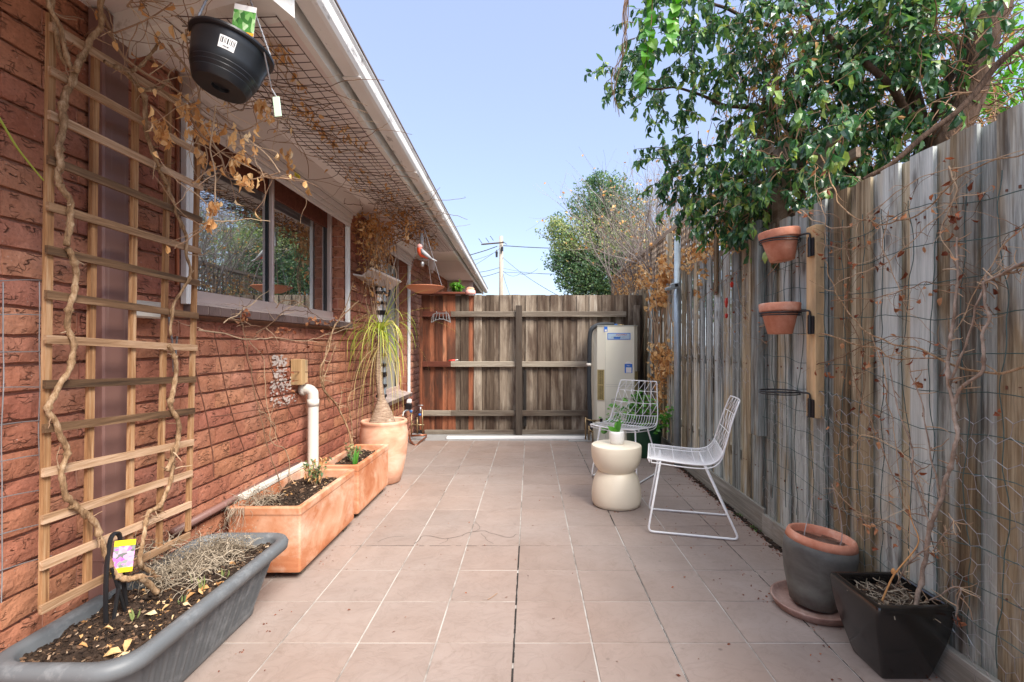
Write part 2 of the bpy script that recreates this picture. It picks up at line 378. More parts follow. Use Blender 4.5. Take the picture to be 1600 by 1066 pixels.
    MT['lagging']=simple('black_pipe_lagging',(.02,.024,.03),.7,bump=.4)
    # organic
    g=G('potting_soil'); n=g.noise(g.co(),26,6,.75)
    c=g.ramp(n,[(.3,(.012,.008,.006)),(.55,(.05,.033,.024)),(.72,(.12,.085,.06))]); MT['soil']=g.out(c,.95,g.bump(n,1.0,.02),spec=.15)
    g=G('mulch_chips'); c=g.ramp(g.rnd(),[(0,(.015,.010,.008)),(.55,(.055,.034,.022)),(.88,(.17,.10,.06)),(1,(.48,.36,.25))]); MT['chips']=g.out(c,.85,spec=.2)
    def leafmat(name,st,rough=.4,tr=.25,spec=.5):
        g=G(name); c=g.ramp(g.rnd(),st); b=g.n('ShaderNodeBsdfPrincipled',{'Base Color':c,'Roughness':rough,'Specular IOR Level':spec})
        t=g.n('ShaderNodeBsdfTranslucent',{'Color':g.hsv(c,.5,1.1,1.3)}); m=g.n('ShaderNodeMixShader',{0:tr,1:b.outputs[0],2:t.outputs[0]})
        g.nt.links.new(m.outputs[0],g.o.inputs[0]); return g.mat
    MT['leafdark']=leafmat('glossy_dark_leaf',[(0,(.02,.065,.03)),(.45,(.055,.15,.055)),(.75,(.14,.27,.07)),(1,(.36,.46,.11))],.27,.33,.7)
    MT['leafbright']=leafmat('bright_green_leaf',[(0,(.05,.19,.02)),(.6,(.11,.33,.04)),(1,(.26,.46,.08))],.4,.4)
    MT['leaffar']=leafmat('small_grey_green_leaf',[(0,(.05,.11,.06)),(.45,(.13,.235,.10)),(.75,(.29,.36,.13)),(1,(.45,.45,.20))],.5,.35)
    MT['leafdry']=leafmat('dry_tan_leaf',[(0,(.34,.16,.06)),(.5,(.64,.36,.15)),(.8,(.78,.53,.26)),(1,(.85,.67,.42))],.7,.35,.2)
    MT['leafrust']=leafmat('dry_rust_leaf',[(0,(.12,.035,.02)),(.5,(.30,.10,.05)),(1,(.52,.27,.14))],.7,.25,.2)
    MT['leafpalm']=leafmat('ponytail_leaf',[(0,(.16,.26,.04)),(.4,(.36,.44,.06)),(.75,(.60,.60,.13)),(1,(.62,.46,.24))],.45,.3)
    MT['bark']=None
    g=G('dark_bark'); n=g.noise(g.co((9,9,2)),2.5,6,.7); MT['bark']=g.out(g.ramp(n,[(.3,(.03,.018,.012)),(.55,(.09,.055,.038)),(.75,(.19,.125,.09))]),.9,g.bump(n,1.0,.02),spec=.2)
    g=G('bare_vine_stem'); n=g.noise(g.co((1.6,1.6,.6)),34,6,.75); MT['stem']=g.out(g.ramp(n,[(.32,(.10,.055,.028)),(.5,(.30,.185,.10)),(.68,(.52,.38,.25))]),.85,g.bump(n,.9,.006),spec=.2)
    g=G('grey_stem'); n=g.noise(g.co(),18,5,.7); MT['greystem']=g.out(g.ramp(n,[(.3,(.15,.10,.075)),(.5,(.30,.23,.18)),(.72,(.48,.40,.34))]),.85,g.bump(n,.6,.004),spec=.15)
    g=G('thin_dry_twig'); MT['twig']=g.out(g.ramp(g.rnd(),[(0,(.09,.045,.026)),(.5,(.27,.165,.10)),(1,(.52,.38,.25))]),.85,spec=.2)
    g=G('grey_brown_twig'); MT['twigfar']=g.out(g.ramp(g.rnd(),[(0,(.12,.10,.09)),(.5,(.23,.195,.18)),(1,(.36,.31,.285))]),.9,spec=.1)
    g=G('grey_dry_straw'); MT['straw']=g.out(g.ramp(g.rnd(),[(0,(.10,.08,.055)),(.5,(.26,.21,.155)),(1,(.46,.39,.30))]),.9,spec=.1)
    g=G('palm_bark'); n=g.noise(g.co((1,1,4)),22,5,.7); MT['palmbark']=g.out(g.ramp(n,[(.3,(.16,.10,.065)),(.55,(.36,.26,.19)),(.75,(.52,.42,.34))]),.9,g.bump(n,1.0,.01),spec=.15)
    # glass
    g=G('window_glass')
    d=g.n('ShaderNodeBsdfPrincipled',{'Base Color':C(.006,.02,.028),'Roughness':.25})
    sp=g.step(g.noise(g.co((1,1,.6)),3,5,.7),.45,.7)
    gl=g.n('ShaderNodeBsdfGlossy',{'Color':C(.86,.90,.92),'Roughness':.012,'Normal':g.bump(g.noise(g.co(),2.0,1),.012,.02)})
    lw=g.n('ShaderNodeLayerWeight',{'Blend':.62}).outputs['Fresnel']
    m=g.n('ShaderNodeMixShader',{0:g.math('MULTIPLY_ADD',lw,.6,.48,clamp=True),1:d.outputs[0],2:gl.outputs[0]}); g.nt.links.new(m.outputs[0],g.o.inputs[0]); MT['glass']=g.mat
    MT['interior']=simple('dark_interior',(.012,.012,.012),.9)
    MT['frosted']=simple('grey_window_film',(.34,.36,.33),.35,amt=.05)
    MT['tilegreen']=simple('concrete_roof_tile',(.14,.12,.11),.85,amt=.2)
    MT['yellow']=simple('yellow_sticker',(.80,.66,.02),.5)
    MT['orange']=simple('orange_band',(.90,.36,.02),.5)
    MT['lblwhite']=simple('white_label',(.80,.79,.78),.5,amt=.02)
    MT['lblblue']=simple('blue_label',(.02,.16,.62),.5,amt=.02)
    MT['lblpale']=simple('pale_blue_label',(.42,.55,.68),.5,amt=.02)
    MT['red']=simple('red_paint',(.55,.045,.03),.45)
    MT['pink']=simple('pink_paint',(.80,.42,.38),.5)
    MT['birdred']=simple('bird_red',(.72,.10,.035),.5)
    MT['birdgrey']=simple('bird_grey',(.32,.33,.35),.5)
    g=G('flower_photo_print'); vv=g.n('ShaderNodeTexVoronoi',{'Vector':g.co(),'Scale':85.0},feature='F1').outputs['Color']
    c=g.ramp(g.n('ShaderNodeSeparateColor',{0:vv}).outputs[0],[(0,(.14,.16,.14)),(.4,(.38,.40,.38)),(.5,(.60,.12,.60)),(.8,(.78,.38,.76)),(1,(.5,.5,.48))]); MT['flowerprint']=g.out(c,.45)
    g=G('leaf_photo_print'); vv=g.n('ShaderNodeTexVoronoi',{'Vector':g.co((1,1,.6)),'Scale':95.0},feature='F1').outputs['Color']
    c=g.ramp(g.n('ShaderNodeSeparateColor',{0:vv}).outputs[0],[(0,(.02,.10,.02)),(.4,(.08,.30,.05)),(.7,(.25,.50,.16)),(1,(.55,.70,.45))]); MT['leafprint']=g.out(c,.45)
    MT['palegreen']=simple('pale_green_tag',(.50,.66,.50),.5)
    MT['patch']=simple('pale_mortar_smear',(.52,.44,.39),.9,amt=.3,scale=30,bump=.5)
build_mats()
def text(body,size,loc,rot,mat,parent,name='lettering',ext=.0004):
    cu=bpy.data.curves.new(name,'FONT'); cu.body=body; cu.size=size; cu.extrude=ext; cu.align_x='CENTER'; cu.align_y='CENTER'
    cu.materials.append(mat); o=bpy.data.objects.new(name,cu); COL.objects.link(o); o.rotation_euler=rot
    o.location=V(loc)
    if parent is not None:
        w=V((0,0,0)); q=parent
        while q is not None: w+=q.location; q=q.parent
        o.parent=parent; o.matrix_parent_inverse=Matrix.Translation(-w) if parent.type=='EMPTY' else Matrix.Identity(4)
    return o

_text=text
def text(*a,**k):
    o=_text(*a,**k); bpy.context.view_layer.update(); dg=bpy.context.evaluated_depsgraph_get()
    me=bpy.data.meshes.new_from_object(o.evaluated_get(dg)); n=bpy.data.objects.new('lettering',me); COL.objects.link(n)
    n.location=o.location; n.rotation_euler=o.rotation_euler; n.parent=o.parent; n.matrix_parent_inverse=o.matrix_parent_inverse
    bpy.data.objects.remove(o); return n
# ================================================================== SETTING
XW = -1.53      # face of the brick wall
S = 0.3045      # tile pitch
def build_ground():
    mb=MB(); mb.face([(-150,-40,-.06),(150,-40,-.06),(150,300,-.06),(-150,300,-.06)],.5)
    o=mb.build('ground',MT['earth']); tag(o,'bare earth beyond the yard',None,None,'structure')
    xs=[-.062+k*S for k in range(-6,7)]
    ys=[1.903+k*S for k in range(-10,14)]
    mb=MB(); g=.0022; b=.0022
    for i in range(len(xs)-1):
        x0=max(xs[i],XW); x1=min(xs[i+1],1.45)
        if x1-x0<.02: continue
        for j in range(len(ys)-1):
            y0,y1=ys[j],ys[j+1]; r=U(0,1); t=[U(-.0012,.0012) for _ in range(4)]
            X0,X1,Y0,Y1=x0+g,x1-g,y0+g,y1-g
            top=[(X0+b,Y0+b,t[0]),(X1-b,Y0+b,t[1]),(X1-b,Y1-b,t[2]),(X0+b,Y1-b,t[3])]
            bot=[(X0,Y0,-.006),(X1,Y0,-.006),(X1,Y1,-.006),(X0,Y1,-.006)]
            mb.face(top,r)
            for k in range(4):
                k2=(k+1)%4; mb.face([bot[k],bot[k2],top[k2],top[k]],r)
    o=mb.build('patio_floor',MT['tile']); tag(o,'pinkish brown square floor tiles with pale grout',None,None,'structure')
    mb=MB(); mb.face([(XW-.03,-1.3,-.0028),(1.5,-1.3,-.0028),(1.5,5.875,-.0028),(XW-.03,5.875,-.0028)])
    o=mb.build('grout',MT['grout']); tag(o,'pale grout between the floor tiles',None,None,'structure')
    # open dark joints and cracks
    mb=MB()
    def strip(path,w,z=.0006):
        for a,b_ in zip(path[:-1],path[1:]):
            a=V(a);b_=V(b_); d=(b_-a); 
            if d.length<1e-6: continue
            n_=V((-d.y,d.x,0)).normalized()*w/2
            mb.face([a-n_+V((0,0,z)),b_-n_+V((0,0,z)),b_+n_+V((0,0,z)),a+n_+V((0,0,z))])
    def joint(x0,y0,x1,y1,w):
        n_=max(6,int(math.hypot(x1-x0,y1-y0)/.03)); pr=None
        for k in range(n_):
            t0,t1=k/n_,(k+1)/n_; ww=w*U(.5,1.4)
            if U(0,1)<.12: continue
            a=V((x0+(x1-x0)*t0+U(-.001,.001),y0+(y1-y0)*t0,0)); c=V((x0+(x1-x0)*t1+U(-.001,.001),y0+(y1-y0)*t1,0))
            strip([a,c],ww,-.0012)
    xa=-.062; yr=1.903+S*3
    joint(xa,.6,xa,yr,.0085)
    joint(-1.1,yr,xa,yr,.007)
    joint(xa,yr,.4,yr,.002)
    joint(xa+S*2,yr+.3,xa+S*2,5.85,.0045); joint(xa+S*2,1.3,xa+S*2,yr,.0016)
    joint(xa+S*4,1.2,xa+S*4,4.2,.003)
    def crack(pts,w):
        path=[V((q.x,q.y,0)) for q in wob(spline([PZ(x,y,0) for x,y in pts],6),.02,14)]
        strip(path,w,.0022)
    crack([(650,850),(662,838),(700,842),(735,832),(757,830)],.0028)
    crack([(735,832),(750,826),(745,815)],.0016); crack([(757,830),(790,840),(810,836)],.0022); crack([(700,842),(690,851)],.0016)
    crack([(590,848),(610,840),(632,838)],.0016); crack([(750,834),(765,845),(770,850)],.0014)
    o=mb.build('floor_joints',MT['darkjoint']); tag(o,'dark open joints and cracks in the floor tiles',None,None,'structure')
    mb=MB(); mb.box(XW-.03,1.46,5.872,6.36,-.05,-.002,.5); mb.box(.46,.80,5.80,5.98,-.001,.007,.6,bev=.002)
    o=mb.build('concrete_strip',MT['concrete']); tag(o,'grey concrete strip along the back fence',None,None,'structure')
build_ground()

# ------------------------------------------------------------------ the brick house
house=thing('brick_house','single storey red brick house with white gutter and shuttered windows along the left side','house',(XW,3,0))
OPEN=[(2.16,4.03,1.345,2.30),(4.93,6.08,.56,2.30)]      # window openings (y0,y1,z0,z1)
def build_wall():
    mb=MB(); ch=.086; L=.24; k=0
    z=1.108-13*ch
    row=0
    while z<2.46:
        z0=z+.0058; z1=z+ch-.0058; y=-.75+(row%2)*L/2+U(-.004,.004)
        while y<9.0:
            y0=y+.0035; y1=y+L-.0035; segs=[(y0,y1)]
            for (a,b,c,d) in OPEN:
                if z1>c+.01 and z0<d-.01:
                    ns=[]
                    for (s0,s1) in segs:
                        if s1<=a or s0>=b: ns.append((s0,s1)); continue
                        if s0<a: ns.append((s0,a))
                        if s1>b: ns.append((b,s1))
                    segs=ns
            for (s0,s1) in segs:
                if s1-s0<.015: continue
                r=U(0,1); px=U(-.0012,.0012); nx=max(2,int((s1-s0)/.035)); nz=3
                sd=U(0,50)
                gr=[]
                for i in range(nx+1):
                    col=[]
                    for j in range(nz+1):
                        yy=s0+(s1-s0)*i/nx; zz=z0+(z1-z0)*j/nz
                        e=(i in(0,nx)) or (j in (0,nz))
                        dx=noise.noise(V((yy*30,zz*30,sd)))*.0035
                        if e:
                            yy+=U(-.0018,.0018); zz+=U(-.0018,.0018); dx-=.0035
                        col.append((XW+px+dx,yy,zz))
                    gr.append(col)
                for i in range(nx):
                    for j in range(nz): mb.face([gr[i][j],gr[i+1][j],gr[i+1][j+1],gr[i][j+1]],r)
                xb=XW-.019
                for i in range(nx):
                    for jj in (0,nz):
                        a,b_=gr[i][jj],gr[i+1][jj]; mb.face([a,b_,(xb,b_[1],b_[2]),(xb,a[1],a[2])] if jj else [b_,a,(xb,a[1],a[2]),(xb,b_[1],b_[2])],r)
                for j in range(nz):
                    for ii in (0,nx):
                        a,b_=gr[ii][j],gr[ii][j+1]; mb.face([b_,a,(xb,a[1],a[2]),(xb,b_[1],b_[2])] if ii else [a,b_,(xb,b_[1],b_[2]),(xb,a[1],a[2])],r)
            y+=L
        z+=ch; row+=1
    # reveal bricks at the far jamb of each window (faces the camera)
    for (a,b,c,d) in OPEN:
        zz=c+.03; i=0
        while zz<d:
            z1=min(zz+ch-.01,d); xs=[XW-.135,XW-.06,XW-.004] if i%2 else [XW-.135,XW-.004]
            for q in range(len(xs)-1):
                mb.box(xs[q]+.003,xs[q+1]-.003,b-.004+U(0,.002),b+.03,zz,z1,bev=.002)
            zz+=ch; i+=1
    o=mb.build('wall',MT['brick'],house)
    mp=MB(); z=1.108-13*ch; row=0
    while z<2.46:
        y=-.75+(row%2)*L/2
        while y<9.0:
            ok=all(not(a-.02<y<b+.02 and z+ch>c and z<d) for (a,b,c,d) in OPEN)
            if ok: mp.box(XW-.016,XW-.0075,y-.0055,y+.0055,z+.006,z+ch-.006,U(0,1))
            y+=L
        z+=ch; row+=1
    mp.build('perpend_mortar',MT['mortar'],house)
    # mortar backing with the openings left out, and the solid house behind
    mb=MB(); xm=XW-.017
    def panel(y0,y1,z0,z1): mb.box(xm-.08,xm,y0,y1,z0,z1,.5)
    ya=-1.0
    for (a,b,c,d) in OPEN:
        panel(ya,a,-.05,2.5); panel(a,b,-.05,c-.012); panel(a,b,d,2.5); ya=b
    panel(ya,9.0,-.05,2.5)
    mb.build('mortar',MT['mortar'],house)
    mb=MB(); mb.box(-6,XW-.5,-1,9,-.05,2.5,.5); mb.box(-6,XW-.10,-1.02,-1,-.05,2.5); mb.box(-6,XW-.10,9.0,9.02,-.05,2.5)
    mb.build('inner_wall',MT['interior'],house)
build_wall()

def build_window(a,b,c,d,film):
    fx=XW-.11
    w=MB()
    w.box(fx-.05,fx+.012,a+.001,b-.001,c+.035,c+.085,.5,bev=.003); w.box(fx-.05,fx+.03,a+.001,b-.001,c+.020,c+.040,.2,bev=.003)
    w.box(fx-.05,fx+.006,a+.001,b-.006,d-.03,d-.002,.5,bev=.003)
    w.box(fx-.05,fx+.006,a,a+.03,c+.0855,d-.0305,.4,bev=.003); w.box(fx-.05,fx+.006,b-.034,b-.007,c+.0855,d-.0305,.4,bev=.003)
    w.box(fx-.045,fx+.014,b-.062,b-.0345,c+.0855,d-.0305,.6,bev=.003)
    mid=(a+b)/2
    w.box(fx-.05,fx+.012,mid-.020,mid+.006,c+.0855,d-.0305,.5,bev=.003)
    fr=w.build('window',MT['alu'],house)
    hb=MB(); hb.box(fx-.0198,fx-.012,a+.031,b-.063,d-.19,d-.0305,.4); hb.build('head_board',MT['railR'],fr)
    k=MB(); k.box(fx-.0192,fx-.010,mid-.030,mid-.0205,c+.086,d-.031); k.build('seal',MT['blackrub'],fr)
    k=MB(); k.box(fx-.0195,fx-.0145,b-.11,b-.0625,c+.086,d-.031); k.build('seal',MT['blackrub'],fr)
    p=MB(); p.face([(fx-.02,a,c+.05),(fx-.02,b,c+.05),(fx-.02,b,d-.01),(fx-.02,a,d-.01)])
    p.build('pane',MT['frosted'] if film else MT['glass'],fr)
    # brick sill: soldier bricks sloping out
    s=MB(); sg=MB(); y=a-.01; sx0,sx1=fx+.01,XW+.058
    while y<b+.0:
        y1=min(y+.076,b+.01)
        def sb(mb_,ya_,yb_,gr,r_):
            A=(sx0,ya_,c+.028-gr);B=(sx1-gr,ya_,c-.004-gr);Cc=(sx1-gr,ya_,c-.045+gr);D=(sx0,ya_,c-.045+gr)
            A2,B2,C2,D2=[(q[0],yb_,q[2]) for q in (A,B,Cc,D)]
            mb_.face([A,A2,B2,B],r_,1 if mb_ is s else 0); mb_.face([B,B2,C2,Cc],r_); mb_.face([Cc,C2,D2,D],r_); mb_.face([A,B,Cc,D],r_); mb_.face([A2,D2,C2,B2],r_)
        sb(s,y,y1,0,U(0,1)); sb(sg,y1-.0005,y1+.0095,.004,.5); y=y1+.009
    so=s.build('sill',[MT['sill'],MT['silltop']],fr); sg.build('sill_joint',MT['sillgap'],fr)
    # roller shutter: box, bottom bar, side guides
    q=MB(); prof=[(XW+.004,2.465),(XW+.155,2.465),(XW+.155,2.345),(XW+.075,2.262),(XW+.075,2.245),(XW+.004,2.245)]
    y0,y1=a-.06,b+.06
    for i in range(len(prof)-1):
        (xa,za),(xb,zb)=prof[i],prof[i+1]; q.face([(xa,y0,za),(xa,y1,za),(xb,y1,zb),(xb,y0,zb)][::-1])
    q.face([(x,y0,z) for x,z in prof]); q.face([(x,y1,z) for x,z in prof][::-1])
    sh=q.build('shutter_box',MT['shutter'],house)
    q=MB()
    for (x0,x1,z0,z1,r) in ((.02,.068,2.20,2.243,.3),(.026,.058,2.165,2.199,.7),(.03,.05,2.135,2.164,.4)): q.box(XW+x0,XW+x1,a+.01,b-.01,z0,z1,r,bev=.003)
    q.build('shutter_bar',MT['shutter'],sh)
    q=MB(); q.box(XW+.0355,XW+.0535,a+.012,b-.012,2.195,2.2,.5); q.box(XW+.055,XW+.0665,a+.012,b-.012,2.2432,2.2447,.5); q.build('shutter_slot',MT['shutterdk'],sh)
    for yy in (a-.035,b-.012):
        q=MB(); q.box(XW+.003,XW+.03,yy,yy+.045,c-.001,2.243,.5,bev=.002); q.box(XW+.0301,XW+.032,yy+.018,yy+.027,c,2.24,.2); q.build('shutter_guide',MT['white'],sh)
    return sh
sh1=build_window(*OPEN[0],False)
sh2=build_window(*OPEN[1],True)
q=MB(); pt=PX(466,285,XW+.07); q.box(XW+.0685,XW+.0695,pt.y-.045,pt.y+.03,2.212,2.236); q.build('sticker',MT['yellow'],sh1)
q=MB()
for k in range(3): q.box(XW+.0697,XW+.0702,pt.y-.035,pt.y+.02-.01*k,2.216+.006*k,2.218+.006*k)
q.build('sticker_print',MT['blackrub'],sh1)

# eaves: soffit, fascia, gutter, roof
def ex(y): return -.835-.0262*(y-1.6)*1.0     # x of the eave line
def build_eaves():
    ZS=2.335; Y0,Y1=-.8,11.4
    mb=MB(); ys=[1.62+1.05*k for k in range(-3,10)]
    ys=[max(Y0,ys[0])]+ys[1:]
    for i in range(len(ys)-1):
        y0,y1=ys[i]+.004,min(ys[i+1]-.004,9.0)
        if y1<=y0: break
        mb.face([(XW-.02,y0,ZS),(XW-.02,y1,ZS),(ex(y1)-.004,y1,ZS),(ex(y0)-.004,y0,ZS)],U(0,1))
    mb.build('soffit',MT['soffit'],house)
    mb=MB(); mb.face([(XW-.02,Y0,ZS+.004),(XW-.02,Y1,ZS+.004),(ex(Y1),Y1,ZS+.004),(ex(Y0),Y0,ZS+.004)]); mb.build('soffit_backing',MT['joint'],house)
    def sweep(prof,y0,y1,name,m,n=14,smooth=False):
        mb=MB()
        for i in range(n):
            ya=y0+(y1-y0)*i/n; yb=y0+(y1-y0)*(i+1)/n
            for j in range(len(prof)-1):
                (a,za),(b,zb)=prof[j],prof[j+1]
                mb.face([(ex(ya)+a,ya,za),(ex(yb)+a,yb,za),(ex(yb)+b,yb,zb),(ex(ya)+b,ya,zb)],.5)
        mb.face([(ex(y0)+a,y0,z) for a,z in prof],.5); mb.face([(ex(y1)+a,y1,z) for a,z in prof][::-1],.5)
        return mb.build(name,m,house)
    sweep([(-.022,2.318),(.004,2.318),(.004,2.50),(-.022,2.50),(-.022,2.318)],Y0,Y1,'fascia',MT['oldwhite'])
    gp=[(.018,2.392),(.022,2.362),(.030,2.352),(.082,2.352),(.096,2.358),(.106,2.375),(.108,2.40),(.104,2.425),(.112,2.440),(.112,2.447),(.104,2.449),(.098,2.442),(.1,2.40),(.09,2.368),(.03,2.362),(.03,2.44),(.018,2.44)]
    gu=sweep(gp,Y0,Y1,'gutter',MT['gutter'],14)
    for y in (2.15,3.35,4.6,6.1,8.2): mb=MB(); mb.box(ex(y)+.02,ex(y)+.100,y,y+.022,2.3475,2.3515,.5); mb.build('gutter_bracket',MT['gutter'],gu)
    mb=MB()
    # roof of concrete tiles rising away from the gutter
    for i in range(12):
        for k in range(int((Y1-Y0)/.3)):
            y=Y0+.3*k; x1=ex(y)+.055-.32*i; x0=x1-.34; z1=2.465+.32*i*.42+.02; z0=z1+.34*.42
            mb.face([(x1,y,z1),(x1,y+.15,z1+.025),(x0,y+.15,z0+.025),(x0,y,z0)],U(0,1)); mb.face([(x1,y+.15,z1+.025),(x1,y+.3,z1),(x0,y+.3,z0),(x0,y+.15,z0+.025)],U(0,1))
            mb.face([(x1,y,z1-.02),(x1,y+.3,z1-.02),(x1,y+.3,z1),(x1,y+.15,z1+.025),(x1,y,z1)],.3)
    mb.build('roof',MT['tilegreen'],house)
    sweep([(.094,2.450),(.116,2.450),(.116,2.458),(.094,2.458),(.094,2.450)],Y0,Y1,'gutter_bead',MT['joint'])
    # beam carrying the eave at the near end
    mb=MB(); a=V((XW,1.795,0)); b=V((-.80,1.562,0)); d=(b-a).normalized(); nn=V((-d.y,d.x,0))*.058
    for (r,z0,z1) in ((.5,2.252,2.334),):
        p=[a-nn,b-nn,b+nn,a+nn]
        lo=[V((q.x,q.y,z0)) for q in p]; hi=[V((q.x,q.y,z1)) for q in p]
        mb.face(lo[::-1],r); mb.face(hi,r)
        for k in range(4): mb.face([lo[k],lo[(k+1)%4],hi[(k+1)%4],hi[k]],r)
    mb.build('eave_beam',MT['oldwhite'],house)
    mb=MB(); mb.box(-1.60,-1.06,9.03,9.06,.9,2.338); mb.build('end_panel',MT['soffit'],house)
build_eaves()
# downpipe, copper pipe, base conduit
mb=MB(); mb.box(XW+.004,XW+.062,1.675,1.785,0,2.33,.5,bev=.006)
for z in (.42,.62): mb.box(XW+.002,XW+.064,1.673,1.787,z,z+.004,.5)
mb.build('downpipe',MT['downpipe'],house)
mb=MB(); mb.tube([(XW+.025,2.075,1.42),(XW+.025,2.075,2.33)],.009,8); mb.build('copper_pipe',MT['copper'],house,True)
mb=MB(); mb.tube([(XW+.018,2.06,.37),(XW+.018,3.16,.385)],.017,10); mb.build('conduit',MT['downpipe'],house,True)
mb=MB(); mb.tube(spline([(XW+.0,3.24,.862),(XW+.05,3.24,.866),(XW+.078,3.24,.85),(XW+.086,3.24,.815),(XW+.086,3.24,.6),(XW+.086,3.24,.02)],6),.034,18)
mb.tube([(XW+.086,3.24,.755),(XW+.086,3.24,.80)],.0375,18); mb.tube([(XW+.004,3.24,.862),(XW+.03,3.24,.864)],.038,18)
mb.build('waste_pipe',MT['pvc'],house,True)
mb=MB(); mb.box(XW+.004,XW+.075,3.10,3.15,.905,1.07,.4,bev=.003); mb.box(XW+.0045,XW+.06,3.151,3.22,.91,1.065,.9,bev=.003); mb.build('timber_block',MT['batten'],house)
mb=MB()
for (y0,y1,z0,z1,n) in ((2.88,3.04,.965,1.10,120),(2.84,3.10,.875,.955,90),(2.86,3.16,.79,.87,50)):
    for _ in range(n):
        y=U(y0,y1); z=U(z0,z1); w=U(.006,.022); h=U(.003,.010)
        if abs(((z-1.108)/.086)%1)<.08: continue
        mb.face([(XW+.0062+U(0,.001),y+w*math.cos(2*math.pi*k/7)*U(.6,1.1),z+h*math.sin(2*math.pi*k/7)*U(.6,1.1)) for k in range(7)],U(0,1))
mb.build('mortar_smear',MT['patch'],house)
mb=MB(); mb.box(XW+.004,XW+.05,1.80,1.98,1.27,1.335,.5,bev=.006); mb.build('junction_box',MT['pvc'],house)
mb=MB(); mb.tube(spline([(XW+.03,2.02,1.28),(XW+.04,2.03,1.15),(XW+.03,2.05,1.05),(XW+.05,2.04,1.2)],6),.004,6); mb.build('cable',MT['greywire'],house)
# sensor light near the far end of the eave
mb=MB(); mb.lathe([(.0,-.075),(.032,-.075),(.04,-.06),(.04,.06),(.03,.075),(0,.075)],(-1.28,6.35,2.20),16); mb.build('lamp_housing',MT['shutter'],house,True)
mb=MB(); mb.box(-1.53,-1.27,6.34,6.36,2.275,2.29); mb.build('lamp_arm',MT['shutter'],house)
mb=MB(); mb.lathe([(.0,-.02),(.016,-.02),(.02,0),(0,.02)],(-1.28,6.35,2.11),12); mb.build('lamp_lens',MT['shutter'],house,True)

# ------------------------------------------------------------------ back fence
YB=6.30
bf=thing('timber_fence','weathered three railed paling fence closing the far end, its left end stained red','fence',(0,YB,0))
def build_back():
    g_=MB(); r_=MB(); x=-1.40; i=0
    while x<1.44:
        w=U(.095,.105)
        red = x<-1.02 or (x<-.70 and i%3==1)
        m=r_ if red else g_
        zt=1.80+U(-.004,.004)
        y0=YB+(.020 if i%2 else .004)
        M=Matrix.Translation(V((x,0,0)))@Matrix.Rotation(U(-.004,.004),4,'Y')@Matrix.Translation(V((-x,0,0)))
        m.box(x,x+w,y0,y0+.015,.0,zt,U(0,1),0,M)
        x+=w*(.80)if i%2 else w*.86; i+=1
    g_.build('palings',MT['palingB'],bf); r_.build('palings',MT['palingR'],bf)['label']='red stained palings'
    for zc,h in ((1.55,.072),(.905,.07),(.272,.07)):
        a=MB(); a.box(-1.02,1.24,YB-.040,YB+.003,zc-h/2,zc+h/2,U(0,1),bev=.003); a.build('rail',MT['railB'],bf)
        a=MB(); a.box(-1.385,-1.0205,YB-.040,YB+.003,zc-h/2,zc+h/2,U(0,1),bev=.003); a.build('rail',MT['railR' if zc>.5 else 'railB'],bf)
    a=MB(); a.box(-1.36,1.24,YB-.03,YB+.003,.0,.055,.4,bev=.003); a.build('plinth_board',MT['railB'],bf)
    a=MB(); x0=P(805.8,500,YB-.06).x; a.box(x0,x0+.082,YB-.075,YB-.041,.0,1.66,.3,bev=.003); a.build('post',MT['darkpost'],bf)
    a=MB(); a.box(1.34,1.41,YB-.075,YB+.002,.0,1.66,.7,bev=.003); a.build('post',MT['palingB'],bf)
    a=MB(); a.box(-1.42,-1.386,YB-.05,YB-.006,.06,1.64,.5,bev=.003); a.build('post',MT['palingR'],bf)
    a=MB(); a.box(-.08,-.045,YB-.012,YB-.002,.10,.82,.5); a.build('gap_strip',MT['darkjoint'],bf)
build_back()
a=MB(); a.box(-1.02,.70,5.93,6.02,.0,.030,.5,bev=.004); tag(a.build('white_strip',MT['white']),'long white painted strip lying along the foot of the back fence','trim strip')

